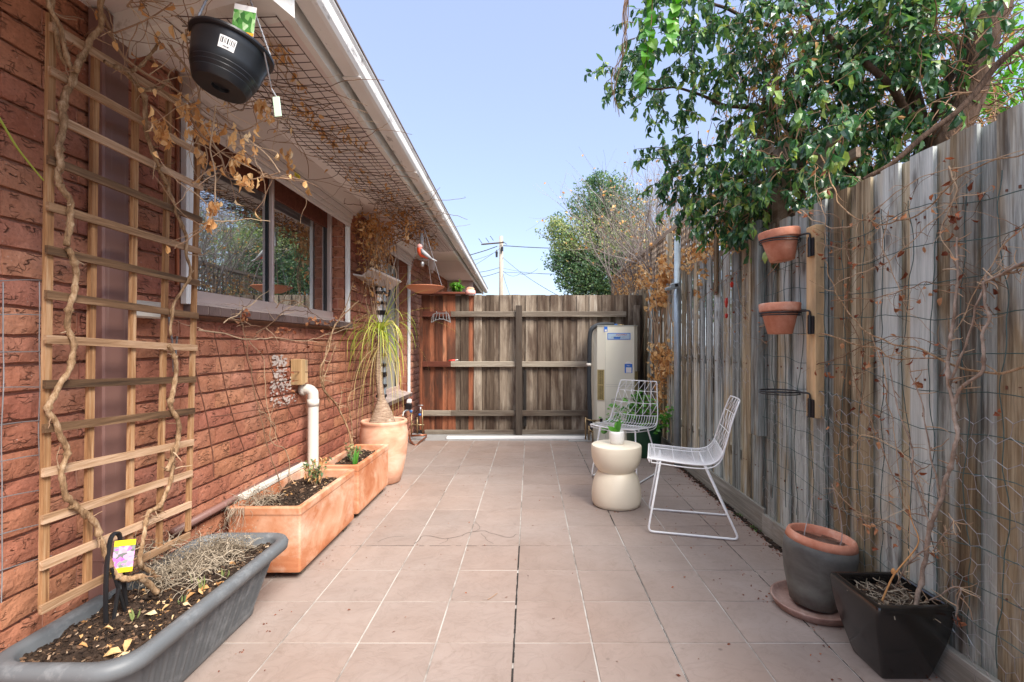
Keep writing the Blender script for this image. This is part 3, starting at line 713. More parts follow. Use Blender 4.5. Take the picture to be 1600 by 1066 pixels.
# ------------------------------------------------------------------ right fence
XF=1.46
rf=thing('paling_fence','tall silvery grey paling fence with timber plinth along the right side','fence',(XF,3,0))
def build_right():
    mb=MB(); y=-.85; i=0; kn=0
    while y<8.3:
        w=U(.092,.112); over=i%2
        x0=XF+(.0 if over else .022)
        zt=1.885+U(-.008,.008); zb=.10
        n=10; r=U(0,1)
        # each paling is slightly cupped and rough sawn
        for q in range(n if y<4.5 else 3):
            nn=n if y<4.5 else 3
            z0=zb+(zt-zb)*q/nn; z1=zb+(zt-zb)*(q+1)/nn
            cup=.004 if over else -.003
            ya,yb,ym=y,y+w,y+w/2
            def X(yy,zz): return x0+noise.noise(V((yy*2,zz*1.3,i*7.1)))*.004
            mb.face([(X(ya,z0),ya,z0),(X(ya,z1),ya,z1),(X(ym,z1)-cup,ym,z1),(X(ym,z0)-cup,ym,z0)],r)
            mb.face([(X(ym,z0)-cup,ym,z0),(X(ym,z1)-cup,ym,z1),(X(yb,z1),yb,z1),(X(yb,z0),yb,z0)],r)
            mb.face([(X(ya,z1),ya,z1),(X(ya,z0),ya,z0),(x0+.014,ya,z0),(x0+.014,ya,z1)],r)
            mb.face([(X(yb,z0),yb,z0),(X(yb,z1),yb,z1),(x0+.014,yb,z1),(x0+.014,yb,z0)],r)
            if q==nn-1: mb.face([(X(ya,z1),ya,z1),(x0+.014,ya,z1),(x0+.014,yb,z1),(X(yb,z1),yb,z1),(X(ym,z1)-cup,ym,z1)],r)
            mb.face([(x0+.014,ya,z0),(x0+.014,yb,z0),(x0+.014,yb,z1),(x0+.014,ya,z1)],r)
        if over and y<5:
            for zn in (.385,1.035,1.635):
                for dy in (.03,.07): mb.box(x0-.0065,x0+.001,y+dy,y+dy+.005,zn+U(-.006,.006),zn+.006,.5,1)
        y+=w*.80 if over else w*.84; i+=1
    mb.build('palings',[MT['paling'],MT['rust']],rf)
    for (y0,y1,zt,xx) in ((-.84,2.62,.125,1.432),(2.60,3.02,.12,1.438),(3.0,6.25,.15,1.441)):
        a=MB(); a.box(xx,XF-.0005,y0,y1-.004,.0,zt,U(0,1),bev=.003); a.build('plinth_board',MT['kick'],rf)
    for z in (.35,1.0,1.6):
        a=MB(); a.box(XF+.032,XF+.07,-.85,8.3,z,z+.07,.5); a.build('rail',MT['kick'],rf)
    a=MB(); a.box(XF-.062,XF-.004,2.985,3.095,.60,1.93,.3,bev=.003); a.build('post',MT['paling'],rf)
    a=MB(); a.box(XF-.068,XF-.062,3.075,3.098,.60,1.93,.9,bev=.001); a.build('post_edge',MT['paling'],rf)
build_right()
# lattice above the far part of that fence
def build_lattice():
    t=thing('lattice_screen','square timber lattice standing on top of the right fence, tangled with dry creeper','lattice',(1.5,5,1.9))
    mb=MB(); y0,y1,z0,z1=2.95,8.9,1.875,2.34; st=.062
    z=z0
    while z<=z1+.001: mb.box(1.486,1.492,y0,y1,z,z+.022,U(0,1)); z+=st
    mb.build('slats',MT['lattice'],t)
    mb=MB(); y=y0
    while y<=y1: mb.box(1.479,1.4855,y,y+.022,z0,z1+.02,U(0,1)); y+=st
    mb.build('slats',MT['lattice'],t)
    mb=MB(); mb.box(1.465,1.4785,y0,y1,z0-.03,z0+.015,.4); mb.box(1.465,1.4785,y0,y1,z1-.01,z1+.035,.6); mb.build('rail',MT['lattice'],t)
    mb=MB(); mb.box(1.472,1.53,y0-.06,y0-.002,1.7,2.33,.1); mb.build('post',MT['lattice'],t)
    mb=MB(); yy=PX(1047,400,1.45).y; mb.box(1.42,1.46,yy-.05,yy+.05,1.89,2.30,.95,bev=.003); mb.build('post',MT['paling'],t)
    mb=MB(); yy=PX(1118,400,1.44).y; mb.box(1.437,1.4515,yy-.03,yy+.035,1.55,2.12,.98,bev=.002); mb.build('picket',MT['paling'],t)
build_lattice()

# ------------------------------------------------------------------ service pole far away
def build_pole():
    Y=38.; b=P(783,500,Y); x=b.x
    t=thing('utility_pole','tall weathered timber power pole with crossarm rising beyond the back fence','utility pole',(x,Y,0))
    mb=MB(); mb.tube([(x,Y,0),(x,Y,9.55)],[.20,.145],14); mb.build('shaft',MT['polewood'],t,True)
    mb=MB(); a=P(752,382,Y-.3); c=P(787,379,Y-.3); M=None
    mb.tube([a,c],.06,4); mb.build('crossarm',MT['darkpost'],t)
    for px,py in ((753,380),(764,379),(771,376)):
        mb=MB(); q=P(px,py,Y-.3); mb.tube([q,q+V((-.25,0,.35))],.022,5); mb.build('insulator',MT['black'],t)
    mb=MB(); q=P(785,377,Y-.3); mb.tube([q,q+V((.35,0,-.25))],.022,5); mb.build('insulator',MT['black'],t)
    mb=MB(); q=P(784.5,389,Y-.25); mb.lathe([(0,-.18),(.1,-.18),(.1,.12),(.06,.18),(0,.18)],q,10)
    q=P(776,396,Y-.25); mb.lathe([(0,-.3),(.08,-.3),(.1,.1),(0,.3)],q,8); mb.build('transformer',MT['black'],t)
    mb=MB()
    def wire(a,c,sag,r=.014):
        a=P(*a);c=P(*c); mb.tube([a.lerp(c,k/12)-V((0,0,sag*4*(k/12)*(1-k/12))) for k in range(13)],r,4)
    wire((500,399,30),(777,385,Y),.9,.03); wire((786,384,Y),(1100,376,50),.5,.03)
    wire((783,387,Y),(640,455,30),.4); wire((785,402,Y),(880,466,26),.2,.016)
    wire((700,426,30),(781,418,Y),.2,.018); wire((781,418,Y),(930,421,45),.5,.010); wire((700,436,30),(781,425,Y),.2,.02); wire((782,425,Y),(930,427,45),.1,.014)
    wire((786,428,Y),(800,470,34),.1,.014); wire((690,410,30),(776,393,Y),.3,.012); wire((783,420,Y),(812,428,Y),.35,.012); wire((812,428,Y),(840,420,Y),.2,.012)
    mb.build('power_lines',MT['black'],t)
build_pole()
# ================================================================== POTS AND FURNITURE
def soil_patch(x0,x1,y0,y1,z,name='soil',parent=None,amp=.02,nx=40,ny=80,chips=400,inside=None,cs=(.004,.014),mound=.0):
    mb=MB(); g=[]
    for i in range(nx+1):
        c=[]
        for j in range(ny+1):
            x=x0+(x1-x0)*i/nx; y=y0+(y1-y0)*j/ny
            e=min(i,nx-i)/nx*min(j,ny-j)/ny*16
            c.append((x,y,z+noise.noise(V((x*9,y*9,z)))*amp*1.2+noise.noise(V((x*32,y*32,z)))*amp*.6+noise.noise(V((x*90,y*90,z)))*amp*.3+mound*min(1,e)))
        g.append(c)
    for i in range(nx):
        for j in range(ny):
            if inside and not inside((g[i][j][0]+g[i+1][j+1][0])/2,(g[i][j][1]+g[i+1][j+1][1])/2): continue
            mb.face([g[i][j],g[i+1][j],g[i+1][j+1],g[i][j+1]],.5)
    so=mb.build(name,MT['soil'],parent,True)
    mb=MB()
    for _ in range(chips):
        x=U(x0+.01,x1-.01); y=U(y0+.01,y1-.01)
        if inside and not inside(x,y): continue
        i=min(nx-1,int((x-x0)/(x1-x0)*nx)); j=min(ny-1,int((y-y0)/(y1-y0)*ny)); zz=g[i][j][2]+.003
        L=U(*cs)*U(.7,1.8); Wd=L*U(.25,.8); a=U(0,6.28)
        M=Matrix.Translation((x,y,zz))@Matrix.Rotation(a,4,'Z')@Matrix.Rotation(U(-.6,.6),4,'Y')@Matrix.Rotation(U(-.6,.6),4,'X')
        mb.box(-L/2,L/2,-Wd/2,Wd/2,-.001,.0018,U(0,1)**1.6,0,M)
    mc=mb.build('mulch',MT['chips'],parent); mc['kind']='stuff'
    def top(x,y):
        i=max(0,min(nx-1,int((x-x0)/(x1-x0)*nx))); j=max(0,min(ny-1,int((y-y0)/(y1-y0)*ny))); return g[i][j][2]
    return so,top
def dead_leaves(mb,n,region,ztop,L=(.02,.05),mi=0,bend=(.3,1.4)):
    x0,x1,y0,y1=region
    for _ in range(n):
        x,y=U(x0,x1),U(y0,y1); a=U(0,6.28); l=U(*L)
        mb.leaf((x,y,ztop(x,y)+.006),(math.cos(a),math.sin(a),U(.0,.5)),(U(-.5,.5),U(-.5,.5),1),l,l*U(.25,.5),U(*bend),U(.2,.8),U(0,1)**.8,mi,U(-.2,.2))

def rrect(x0,x1,y0,y1,r,n=5):
    out=[]
    for (cx_,cy_,a0) in ((x1-r,y1-r,0),(x0+r,y1-r,90),(x0+r,y0+r,180),(x1-r,y0+r,270)):
        for k in range(n+1):
            a=math.radians(a0+90*k/n); out.append((cx_+r*math.cos(a),cy_+r*math.sin(a)))
    return out
def loft(mb,rings,rnd=.5,mi=0,cap0=True,cap1=False):
    b=len(mb.v); n=len(rings[0])
    for rg in rings: mb.v.extend([tuple(p) for p in rg])
    for i in range(len(rings)-1):
        for k in range(n):
            k2=(k+1)%n; mb.f.append((b+i*n+k,b+i*n+k2,b+(i+1)*n+k2,b+(i+1)*n+k)); mb.r.append(rnd); mb.m.append(mi)
    if cap0: mb.f.append(tuple(b+k for k in reversed(range(n)))); mb.r.append(rnd); mb.m.append(mi)
    if cap1: mb.f.append(tuple(b+(len(rings)-1)*n+k for k in range(n))); mb.r.append(rnd); mb.m.append(mi)

# --- grey plastic trough in the left foreground
def grey_trough():
    x0,x1,y0,y1=-1.50,-1.075,1.285,2.245; Z=.305
    t=thing('planter_trough','large scuffed grey plastic trough of soil below the trellis, nearest the camera','planter',((x0+x1)/2,(y0+y1)/2,0))
    def ring(dx,z,r,flute=False):
        pts=[]
        base=rrect(x0+dx,x1-dx,y0+dx*1.0,y1-dx*1.0,r,6)
        # densify so that the ribbed sides have vertices
        P2=[]
        for i in range(len(base)):
            a=V((*base[i],0)); b=V((*base[(i+1)%len(base)],0)); n=max(1,int((b-a).length/.008)) if (b-a).length>.1 else 1
            for k in range(n): P2.append(a.lerp(b,k/n))
        return P2
    # all rings must share a count: build from the same parametrisation
    base=rrect(0,1,0,1,.12,6)
    seg=[]
    for i in range(len(base)):
        a=base[i]; b=base[(i+1)%len(base)]; l=math.dist(a,b); n=90 if l>.5 and abs(a[0]-b[0])<1e-6 else (30 if l>.5 else 1)
        for k in range(n): seg.append((i,k/n))
    def rg(dx,z,r,flute=0.0):
        b_=rrect(x0+dx,x1-dx,y0+dx,y1-dx,r,6); out=[]
        for (i,tt) in seg:
            a=V((*b_[i],z)); b=V((*b_[(i+1)%len(b_)],z)); p=a.lerp(b,tt)
            if flute:
                n=(b-a); 
                if n.length>.05:
                    nn=V((n.y,-n.x,0)).normalized(); p+=nn*flute*max(-.3,math.sin(tt*2*math.pi*(26 if abs(n.y)>abs(n.x) else 9)))
            out.append(p)
        return out
    mb=MB()
    rings=[rg(.125,.0,.04),rg(.115,.012,.05),rg(.113,.03,.05,.0),rg(.11,.045,.05,.008),rg(.058,.215,.07,.008),rg(.052,.235,.07),rg(.050,.25,.08),
           rg(.030,.252,.085),rg(.003,.262,.10),rg(.0,.285,.10),rg(.006,.300,.10),rg(.018,.305,.09),rg(.040,.302,.08),rg(.047,.292,.075),rg(.055,.24,.07)]
    loft(mb,rings,.5,0,True,False)
    mb.build('body',MT['greyplastic'],t,True)
    ins=lambda x,y: x0+.05<x<x1-.05 and y0+.05<y<y1-.05
    so,top=soil_patch(x0+.045,x1-.045,y0+.045,y1-.045,.268,'soil',t,.024,60,150,2600,None,(.003,.010),.012)
    mb=MB(); dead_leaves(mb,50,(x0+.08,x1-.06,y0+.1,y1-.1),top,(.015,.042)); dead_leaves(mb,34,(x0+.22,x1-.06,1.38,1.8),top,(.02,.05))
    mb.build('leaf_litter',MT['leafdry'],t)['kind']='stuff'
    for (px,py,n,h) in ((312,925,3,.07),(352,905,4,.035),(205,970,3,.04),(302,915,2,.05),(285,945,3,.03)):
        q=PZ(px,py,.28); q.x=min(q.x,x1-.06); mb=MB()
        for _ in range(n):
            mb.leaf((q.x+U(-.012,.012),q.y+U(-.012,.012),top(q.x,q.y)),(U(-.2,.3),U(-.2,.2),1),(1,0,0),h*U(.7,1.1),.010,U(-.3,.3),.3,U(.4,1))
        mb.build('green_shoot',MT['leaffar'],t)
    return top
trough_top=grey_trough()
def dry_herb():
    c=V((-1.30,1.92,.30)); t=thing('dry_herb','tangled grey dead herb clump lying in the grey trough','dead plant',c)
    mb=MB()
    for _ in range(620):
        u=U(0,1)**.8
        p=c+V((U(-.11,.12),U(-.17,.20),U(-.02,.02)))
        d=V((U(-1,1),U(-1,1),U(.1,1.3)))
        pa=walk(p,d,U(.05,.13),.012,.55,.12)
        pa=[V((max(q.x,-1.49),q.y,max(q.z,.275))) for q in pa]
        mb.tube(pa,[.0014,.0006],3,U(0,1),0,False)
    for _ in range(190):     # the part that leans back over the wall side
        p=V((-1.42+U(-.04,.04),1.80+U(-.06,.12),.36+U(-.05,.05)))
        pa=walk(p,V((U(-.6,.6),U(-1,1),U(-.3,1))),U(.04,.10),.012,.6,.05)
        mb.tube(pa,[.0013,.0006],3,U(0,1),0,False)
    mb.build('stems',MT['straw'],t)['kind']='stuff'
    mb=MB()
    for _ in range(700):
        p=c+V((U(-.12,.12),U(-.18,.20),U(.0,.09))); 
        if p.x<-1.49: continue
        mb.leaf(p,rdir(),(0,0,1),U(.006,.014),.003,.8,.4,U(0,.9))
    mb.build('withered_leaves',MT['straw'],t)['kind']='stuff'
dry_herb()
# plant label on black sticks tied to the trellis
def plant_label():
    b=PX(190,830,-1.33); t=thing('plant_label','yellow edged plant tag with purple flower picture on a black stake by the downpipe','plant label',(b.x,b.y,.27))
    mb=MB()
    A=PX(186,790,-1.36); 
    mb.tube(spline([V((-1.35,b.y-.035,.27)),V((-1.35,b.y-.035,.42)),V((-1.35,b.y-.02,.535)),V((-1.35,b.y+.005,.55)),V((-1.35,b.y+.02,.52)),V((-1.35,b.y+.03,.40)),V((-1.35,b.y+.045,.27))],6),.007,6)
    mb.tube([(-1.34,b.y-.02,.27),(-1.345,b.y+.02,.45)],.006,6); mb.tube([(-1.34,b.y+.03,.27),(-1.345,b.y-.02,.45)],.005,6)
    mb.build('stake',MT['black'],t)
    c=V((-1.325,b.y+.002,.478)); rot=Matrix.Translation(c)@Matrix.Rotation(math.radians(-48),4,'Z')@Matrix.Rotation(math.radians(-7),4,'X')@Matrix.Rotation(.10,4,'Y')
    # card faces the camera: local x across, z up
    def card(x0,x1,z0,z1,y,m,name,par):
        x0,x1,z0,z1=x0*.8,x1*.8,z0*.85,z1*.85; mb=MB(); mb.box(x0,x1,y-.0007,y,z0,z1,.5,0,Matrix.Translation(c)@Matrix.Rotation(math.radians(35),4,'Z')@Matrix.Rotation(.10,4,'Y')); return mb.build(name,m,par)
    cd=card(-.034,.034,-.058,.058,0,MT['flowerprint'],'card',t)
    card(-.034,.034,.038,.060,-.0012,MT['yellow'],'band',cd); card(-.034,.034,-.062,-.044,-.0012,MT['yellow'],'band',cd)
plant_label()

# --- rectangular terracotta troughs
def terra_trough(x0,x1,y0,y1,z0,z1,label,feet=True):
    t=thing('terracotta_trough',label,'planter',((x0+x1)/2,(y0+y1)/2,0),'terracotta troughs by the brick wall')
    mb=MB(); w=.028
    def rg(d,z,r=.010,dl=0): return [V((x,y,z)) for x,y in rrect(x0+d,x1-d,y0+d,y1-d,r,3)]
    loft(mb,[rg(.016,z0),rg(.006,z0+.006),rg(.004,z0+.02),rg(.003,z1-.045),rg(.0,z1-.035),rg(.0,z1-.006),rg(.006,z1,.012),rg(w-.006,z1,.014),rg(w,z1-.006,.016),rg(w+.004,z1-.10,.016)],.5)
    mb.build('body',MT['terra'],t,False)
    so,top=soil_patch(x0+w,x1-w,y0+w,y1-w,z1-.055,'soil',t,.02,30,60,900,None,(.004,.014),.012)
    for yy in (y0+.07,y1-.12):
        for xx in (x0+.03,x1-.085):
            mb=MB(); mb.box(xx,xx+.06,yy,yy+.045,.0,z0-.0005,U(0,1),bev=.003); mb.build('foot',MT['darkpost'],t)
    return t,top
t1,top1=terra_trough(-1.495,-1.13,2.396,3.146,.034,.363,'larger terracotta trough with a withered leafy sprig, just behind the grey trough')
t2,top2=terra_trough(-1.405,-1.135,3.222,3.915,.034,.363,'smaller terracotta trough with a green strappy leaf, in front of the round pot')
mb=MB(); dead_leaves(mb,30,(-1.45,-1.16,2.43,3.1),top1,(.015,.035)); mb.build('leaf_litter',MT['leafdry'],t1)['kind']='stuff'
# cream board lying along the back of the first trough
mb=MB(); mb.box(-1.505,-1.465,2.50,3.20,.364,.392,.5,bev=.004); tag(mb.build('pale_board',MT['pvc']),'pale flaking board lying along the wall edge of the larger terracotta trough','board')

def sprig(name,label,base,h,n,m,leafL,spread,leaves=14,group=None,stemr=.0018,leafW=.5,cat='plant'):
    t=thing(name,label,cat,base,group); mb=MB(); lf=MB()
    for _ in range(n):
        d=V((U(-spread,spread),U(-spread,spread),1)); pa=walk(V(base)+V((U(-.02,.02),U(-.02,.02),-.01)),d,h*U(.6,1),.015,.18,0)
        mb.tube(pa,[stemr,stemr*.5],4,U(0,1))
        for k in range(leaves):
            q=pa[int(U(.35,.999)*len(pa))]
            lf.leaf(q,rdir()+V((0,0,.4)),(0,0,1),leafL*U(.6,1.2),leafL*leafW,U(.1,.8),.3,U(0,1))
    mb.build('stems',MT['twig'],t); lf.build('leaves',m,t); return t
q=PZ(478,748,.32); sprig('withered_shrub','half dead leafy sprig standing in the larger terracotta trough',(-1.29,2.93,top1(-1.29,2.93)),.20,14,MT['leaffar'],.030,.35,9)
mb=MB()
for _ in range(60):
    b=V((-1.29+U(-.05,.05),2.93+U(-.05,.05),top1(-1.29,2.93)+U(.03,.16))); mb.leaf(b,rdir()+V((0,0,-.5)),(0,0,1),U(.02,.04),.010,.9,.6,U(0,.8))
tag(mb.build('hanging_dead_leaves',MT['leafdry']),'curled tan leaves clinging to the sprig in the larger trough','dead leaves')
sprig('small_shrub','small bushy shrub with grey green leaves at the wall side of the smaller trough',(-1.26,3.48,top2(-1.26,3.48)),.17,16,MT['leaffar'],.022,.5,14)
t=thing('strappy_plant','bright green strap leaved seedling in the smaller terracotta trough','plant',(-1.22,3.38,.32))
mb=MB()
for (dx,dz,h) in ((.0,1,.14),(.18,1,.12),(-.15,1,.09)): mb.leaf((-1.215,3.38,top2(-1.215,3.38)-.01),(dx,-.1,dz),(0,-1,.2),h,.022,.25,.3,U(.2,.6))
mb.build('leaves',MT['leafbright'],t)
# grey dry herb spilling over the first trough's near end
t=thing('dry_creeping_herb','wispy grey dead creeper spilling over the near rim of the larger terracotta trough','dead plant',(-1.45,2.45,.36)); mb=MB()
for _ in range(190):
    p=V((U(-1.50,-1.33),U(2.40,2.62),.345+U(0,.05))); pa=walk(p,V((U(-.6,.6),U(-1,.4),U(-.3,.8))),U(.05,.13),.012,.6,.16); mb.tube(pa,[.0014,.0006],3,U(0,1),0,False)
for _ in range(26):
    p=V((U(-1.49,-1.40),2.39,.365)); pa=walk(p,V((U(-.3,.3),-.4,-.5)),U(.06,.15),.012,.5,.2); pa=[V((q.x,min(q.y,2.39),q.z)) for q in pa]; mb.tube(pa,[.0012,.0005],3,U(0,1),0,False)
mb.build('stems',MT['straw'],t)['kind']='stuff'

# --- round terracotta pot and ponytail palm
PC=V((-1.235,4.12,0))
t=thing('round_terracotta_pot','tall round pale terracotta pot holding the ponytail palm','pot',PC)
mb=MB(); prof=[(.115,0),(.135,.01),(.160,.10),(.184,.22),(.196,.33),(.197,.41),(.188,.47),(.184,.488),(.190,.50),(.192,.515),(.186,.525),(.168,.525),(.163,.515),(.160,.46)]
mb.lathe(prof,PC,48); o=mb.build('body',MT['terrapale'],t,True)
mb=MB(); mb.lathe([(0,.47),(.165,.475)],PC,32); mb.build('soil',MT['soil'],t)
def palm():
    b=PC+V((-.015,0,.46)); t=thing('ponytail_palm','ponytail palm with swollen grey base and long drooping yellow green leaves','palm',b)
    ctr=spline([b,b+V((0,0,.05)),b+V((.0,0,.12)),b+V((-.01,0,.25)),b+V((-.035,0,.50)),b+V((-.012,.0,.83))],6)
    rad=[]
    for p in ctr:
        z=p.z-b.z; rad.append(.095*max(0,1-z/.24)**.9+.030 if z<.24 else .030-.008*(z-.24)/.6)
    mb=MB(); mb.tube(ctr,rad,18); mb.build('trunk',MT['palmbark'],t,True)
    top=ctr[-1]; lf=MB()
    def blade(p,d,L,w,droop,r):
        d=V(d).normalized(); pts=[V(p)]; n=16
        for k in range(n):
            d=(d+V((0,0,-droop*(.4+k/n)))).normalized(); pts.append(pts[-1]+d*L/n)
        side=d.cross(V((0,0,1)))
        side=V((U(-1,1),U(-1,1),0)).normalized() if side.length<.1 else side.normalized()
        side=(side+V((U(-.4,.4),U(-.4,.4),0))).normalized()
        b0=len(lf.v)
        for i,q in enumerate(pts):
            ww=w*(1-(i/n))**.55*.5; 
            if q.x<XW+.02: q.x=XW+.02
            lf.v.append(tuple(q-side*ww)); lf.v.append(tuple(q+side*ww))
        for i in range(n): lf.f.append((b0+2*i,b0+2*i+1,b0+2*i+3,b0+2*i+2)); lf.r.append(r); lf.m.append(0)
    for k in range(95):
        a=U(0,6.28); e=U(-.2,1.1); blade(top+V((0,0,U(-.07,.0))),(math.cos(a)*.55,math.sin(a)*.55,e*1.2),U(.28,.56),U(.008,.013),U(.20,.46),U(0,.95))
    for k in range(46):
        a=U(0,6.28); blade(top+V((0,0,U(-.16,-.05))),(math.cos(a)*.5,math.sin(a)*.5,U(-.8,.3)),U(.4,.85),U(.003,.006),U(.2,.5),U(.85,1))
    for (dx,dy,dz,L) in ((.7,0,1.2,.62),(.9,.1,.8,.7),(.35,0,1.4,.6),(1,0,.5,.75),(.6,-.2,1.5,.6),(-.5,-.3,1.0,.45)): blade(top,(dx,dy,dz),L,.009,.10,U(.2,.8))
    lf.build('leaves',MT['leafpalm'],t)
palm()

# --- lacquered side table with little plant
TC=V((.63,3.55,0))
mb=MB()
prof=[(.150,0),(.168,.006),(.176,.03),(.179,.07),(.176,.12),(.166,.17),(.150,.215),(.135,.238),(.128,.247)]
t=thing('side_table','cream lacquered hourglass side table between the two white wire chairs','side table',TC)
mb.lathe(prof,TC,64); mb.build('base',MT['cream'],t,True)
mb=MB(); mb.lathe([(.124,.245),(.132,.254),(.148,.272),(.166,.305),(.178,.345),(.181,.385),(.181,.425),(.178,.433),(.173,.436)],TC,64); o=mb.build('tabletop',MT['cream'],t); smooth_by_angle(o,35)
pc=V((.637,3.57,.4365))
t=thing('plant_pot','small white ceramic pot standing on the cream side table','pot',pc)
mb=MB(); mb.lathe([(.042,.0),(.046,.002),(.052,.02),(.056,.05),(.056,.075),(.051,.092),(.048,.093),(.046,.088),(.047,.08)],pc,40); mb.build('body',MT['ceramic'],t,True)
mb=MB(); mb.lathe([(0,.078),(.047,.079)],pc,20); mb.build('soil',MT['soil'],t)
mb=MB(); mb.lathe([(.046,-.0002),(.047,.006),(.0405,.0062)],pc,30); mb.build('foot_ring',MT['pvc'],t)
t=thing('succulent','little succulent with broad pointed green leaves in the white pot on the table','plant',pc+V((0,0,.08))); mb=MB()
for (dx,dy,dz,L,W,r) in ((.25,-.1,1,.105,.038,.15),(-.05,.1,1,.085,.034,.55),(-.95,-.2,.75,.085,.04,.5),(-.8,.3,.5,.07,.035,.3),(.5,.2,.9,.05,.03,.4),(-.4,-.5,.5,.05,.03,.6)):
    mb.leaf(pc+V((.0,0,.078)),(dx,dy,dz),(0,-1,.3),L,W,.15,.4,r)
mb.build('leaves',MT['leafbright'],t,True)

# --- wire chair (built at the origin, front at y=0 and back towards +y)
def make_chair(label):
    t=thing('wire_chair',label,'chair',(0,0,0),'white wire chairs')
    prof=[(0,.462),(.10,.455),(.22,.446),(.32,.444),(.385,.458),(.425,.49),(.452,.54),(.478,.61),(.508,.70),(.545,.80),(.553,.82)]
    cur=spline([V((0,y,z)) for y,z in prof],10)
    L=[0]
    for a,b in zip(cur[:-1],cur[1:]): L.append(L[-1]+(b-a).length)
    T=L[-1]
    def at(s_,u):
        s_=max(0,min(1,s_))*T
        i=0
        while i<len(L)-2 and L[i+1]<s_: i+=1
        k=(s_-L[i])/(L[i+1]-L[i]+1e-9); p=cur[i].lerp(cur[i+1],k)
        s=s_/T
        hw=.222+.012*math.sin(math.pi*min(1,s/.62)) if s<.62 else .222-.042*((s-.62)/.38)
        dish=.016*(1-u*u)*(1 if s<.5 else max(0,(1-s)/.5))
        back=.022*(u*u)*(0 if s<.45 else math.sin(math.pi*min(1,(s-.45)/.55)*.5))   # back wraps forward at the sides
        return V((u*hw,p.y-back,p.z-dish))
    fr=MB(); R_=.0048
    loop=[at(s_/40,1) for s_ in range(41)]
    r=.02
    left=[at(s_/40,-1) for s_ in range(41)]
    top=[at(1,1-2*k/10) for k in range(11)]; bot=[at(0,1-2*k/10) for k in range(11)]
    pts=loop[:-1]+[loop[-1].lerp(top[1],.15)+V((0,0,-.0))]+top[1:-1]+[left[-1].lerp(top[-2],.15)]+left[:-1][::-1]
    fr.tube(pts+[],R_,8); fr.tube([left[0]]+bot[1:-1][::-1]+[loop[0]],R_,8)
    # a second edge rod below gives the seat its visible lip
    lip=[at(s_/40,1)+V((0,0,-.022)) for s_ in range(1,25)]; lipl=[at(s_/40,-1)+V((0,0,-.022)) for s_ in range(1,25)]
    fr.tube([loop[1]]+lip+[loop[26]],.0038,6); fr.tube([left[1]]+lipl+[left[26]],.0038,6); fr.tube([at(.0,1)]+[at(.012,1-2*k/10)+V((0,0,-.022)) for k in range(11)]+[at(0,-1)],.0038,6)
    fr.build('edge_frame',MT['chairwhite'],t,True)
    w=MB(); rw=.0022; sb=.60
    n=18
    for i in range(1,n):
        u=-1+2*i/n; w.tube([at(.002+(sb-.002)*k/22,u) for k in range(23)],rw,5)
    for s_ in (.05,.20,.36,.50): w.tube([at(s_,-1+2*k/12)+V((0,0,-.003)) for k in range(13)],rw,5)
    w.build('seat_wires',MT['chairwhite'],t,True)
    w=MB(); rows=[sb,.74,.88,1.0]; cols=6
    for s_ in rows[:-1]: w.tube([at(s_,-1+2*k/14) for k in range(15)],.0028,6)
    for j in range(3):
        for i in range(cols+1):
            u=-1+2*i/cols; 
            if 0<i<cols: w.tube([at(rows[j]+(rows[j+1]-rows[j])*k/4,u) for k in range(5)],rw,5)
        for i in range(cols):
            u0,u1=-1+2*i/cols,-1+2*(i+1)/cols
            if j%2: u0,u1=u1,u0
            w.tube([at(rows[j]+(rows[j+1]-rows[j])*k/4,u0+(u1-u0)*k/4) for k in range(5)],rw,5)
    w.build('back_wires',MT['chairwhite'],t,True)
    for sg in (-1,1):
        g_=MB(); rr=.0068
        A=V((sg*.165,.075,.433)); B=V((sg*.212,.0,.009)); C_=V((sg*.212,.525,.009)); D=V((sg*.165,.335,.427))
        def corner(P0,P1,P2,r=.035): 
            a=P1+(P0-P1).normalized()*r; b=P1+(P2-P1).normalized()*r
            return [a.lerp(P1,k/5).lerp(P1.lerp(b,k/5),k/5) for k in range(6)]
        g_.tube([A]+corner(A,B,C_)+corner(B,C_,D)+[D],rr,8)
        g_.build('leg_frame',MT['chairwhite'],t,True)
    g_=MB()
    for y,z in ((.075,.434),(.335,.428)): g_.tube([(-.165,y,z),(.165,y,z)],.0055,8)
    g_.build('cross_bar',MT['chairwhite'],t,True)
    return t
ch1=make_chair('white wire chair side on in front of the paling fence, facing the table')
def copy_tree(o,parent=None):
    c=o.copy(); COL.objects.link(c)
    if parent is not None: c.parent=parent; c.matrix_parent_inverse=o.matrix_parent_inverse.copy()
    for k in list(o.children): copy_tree(k,c)
    return c
ch2=copy_tree(ch1); ch2['label']='white wire chair with its back to the water heater, behind the table'
def place(t,x,y,bx,by): t.location=(x,y,0); t.rotation_euler=(0,0,math.atan2(by,bx)-math.pi/2)
place(ch1,.783,3.215,.97,-.25); place(ch2,.71,4.135,.58,.81)

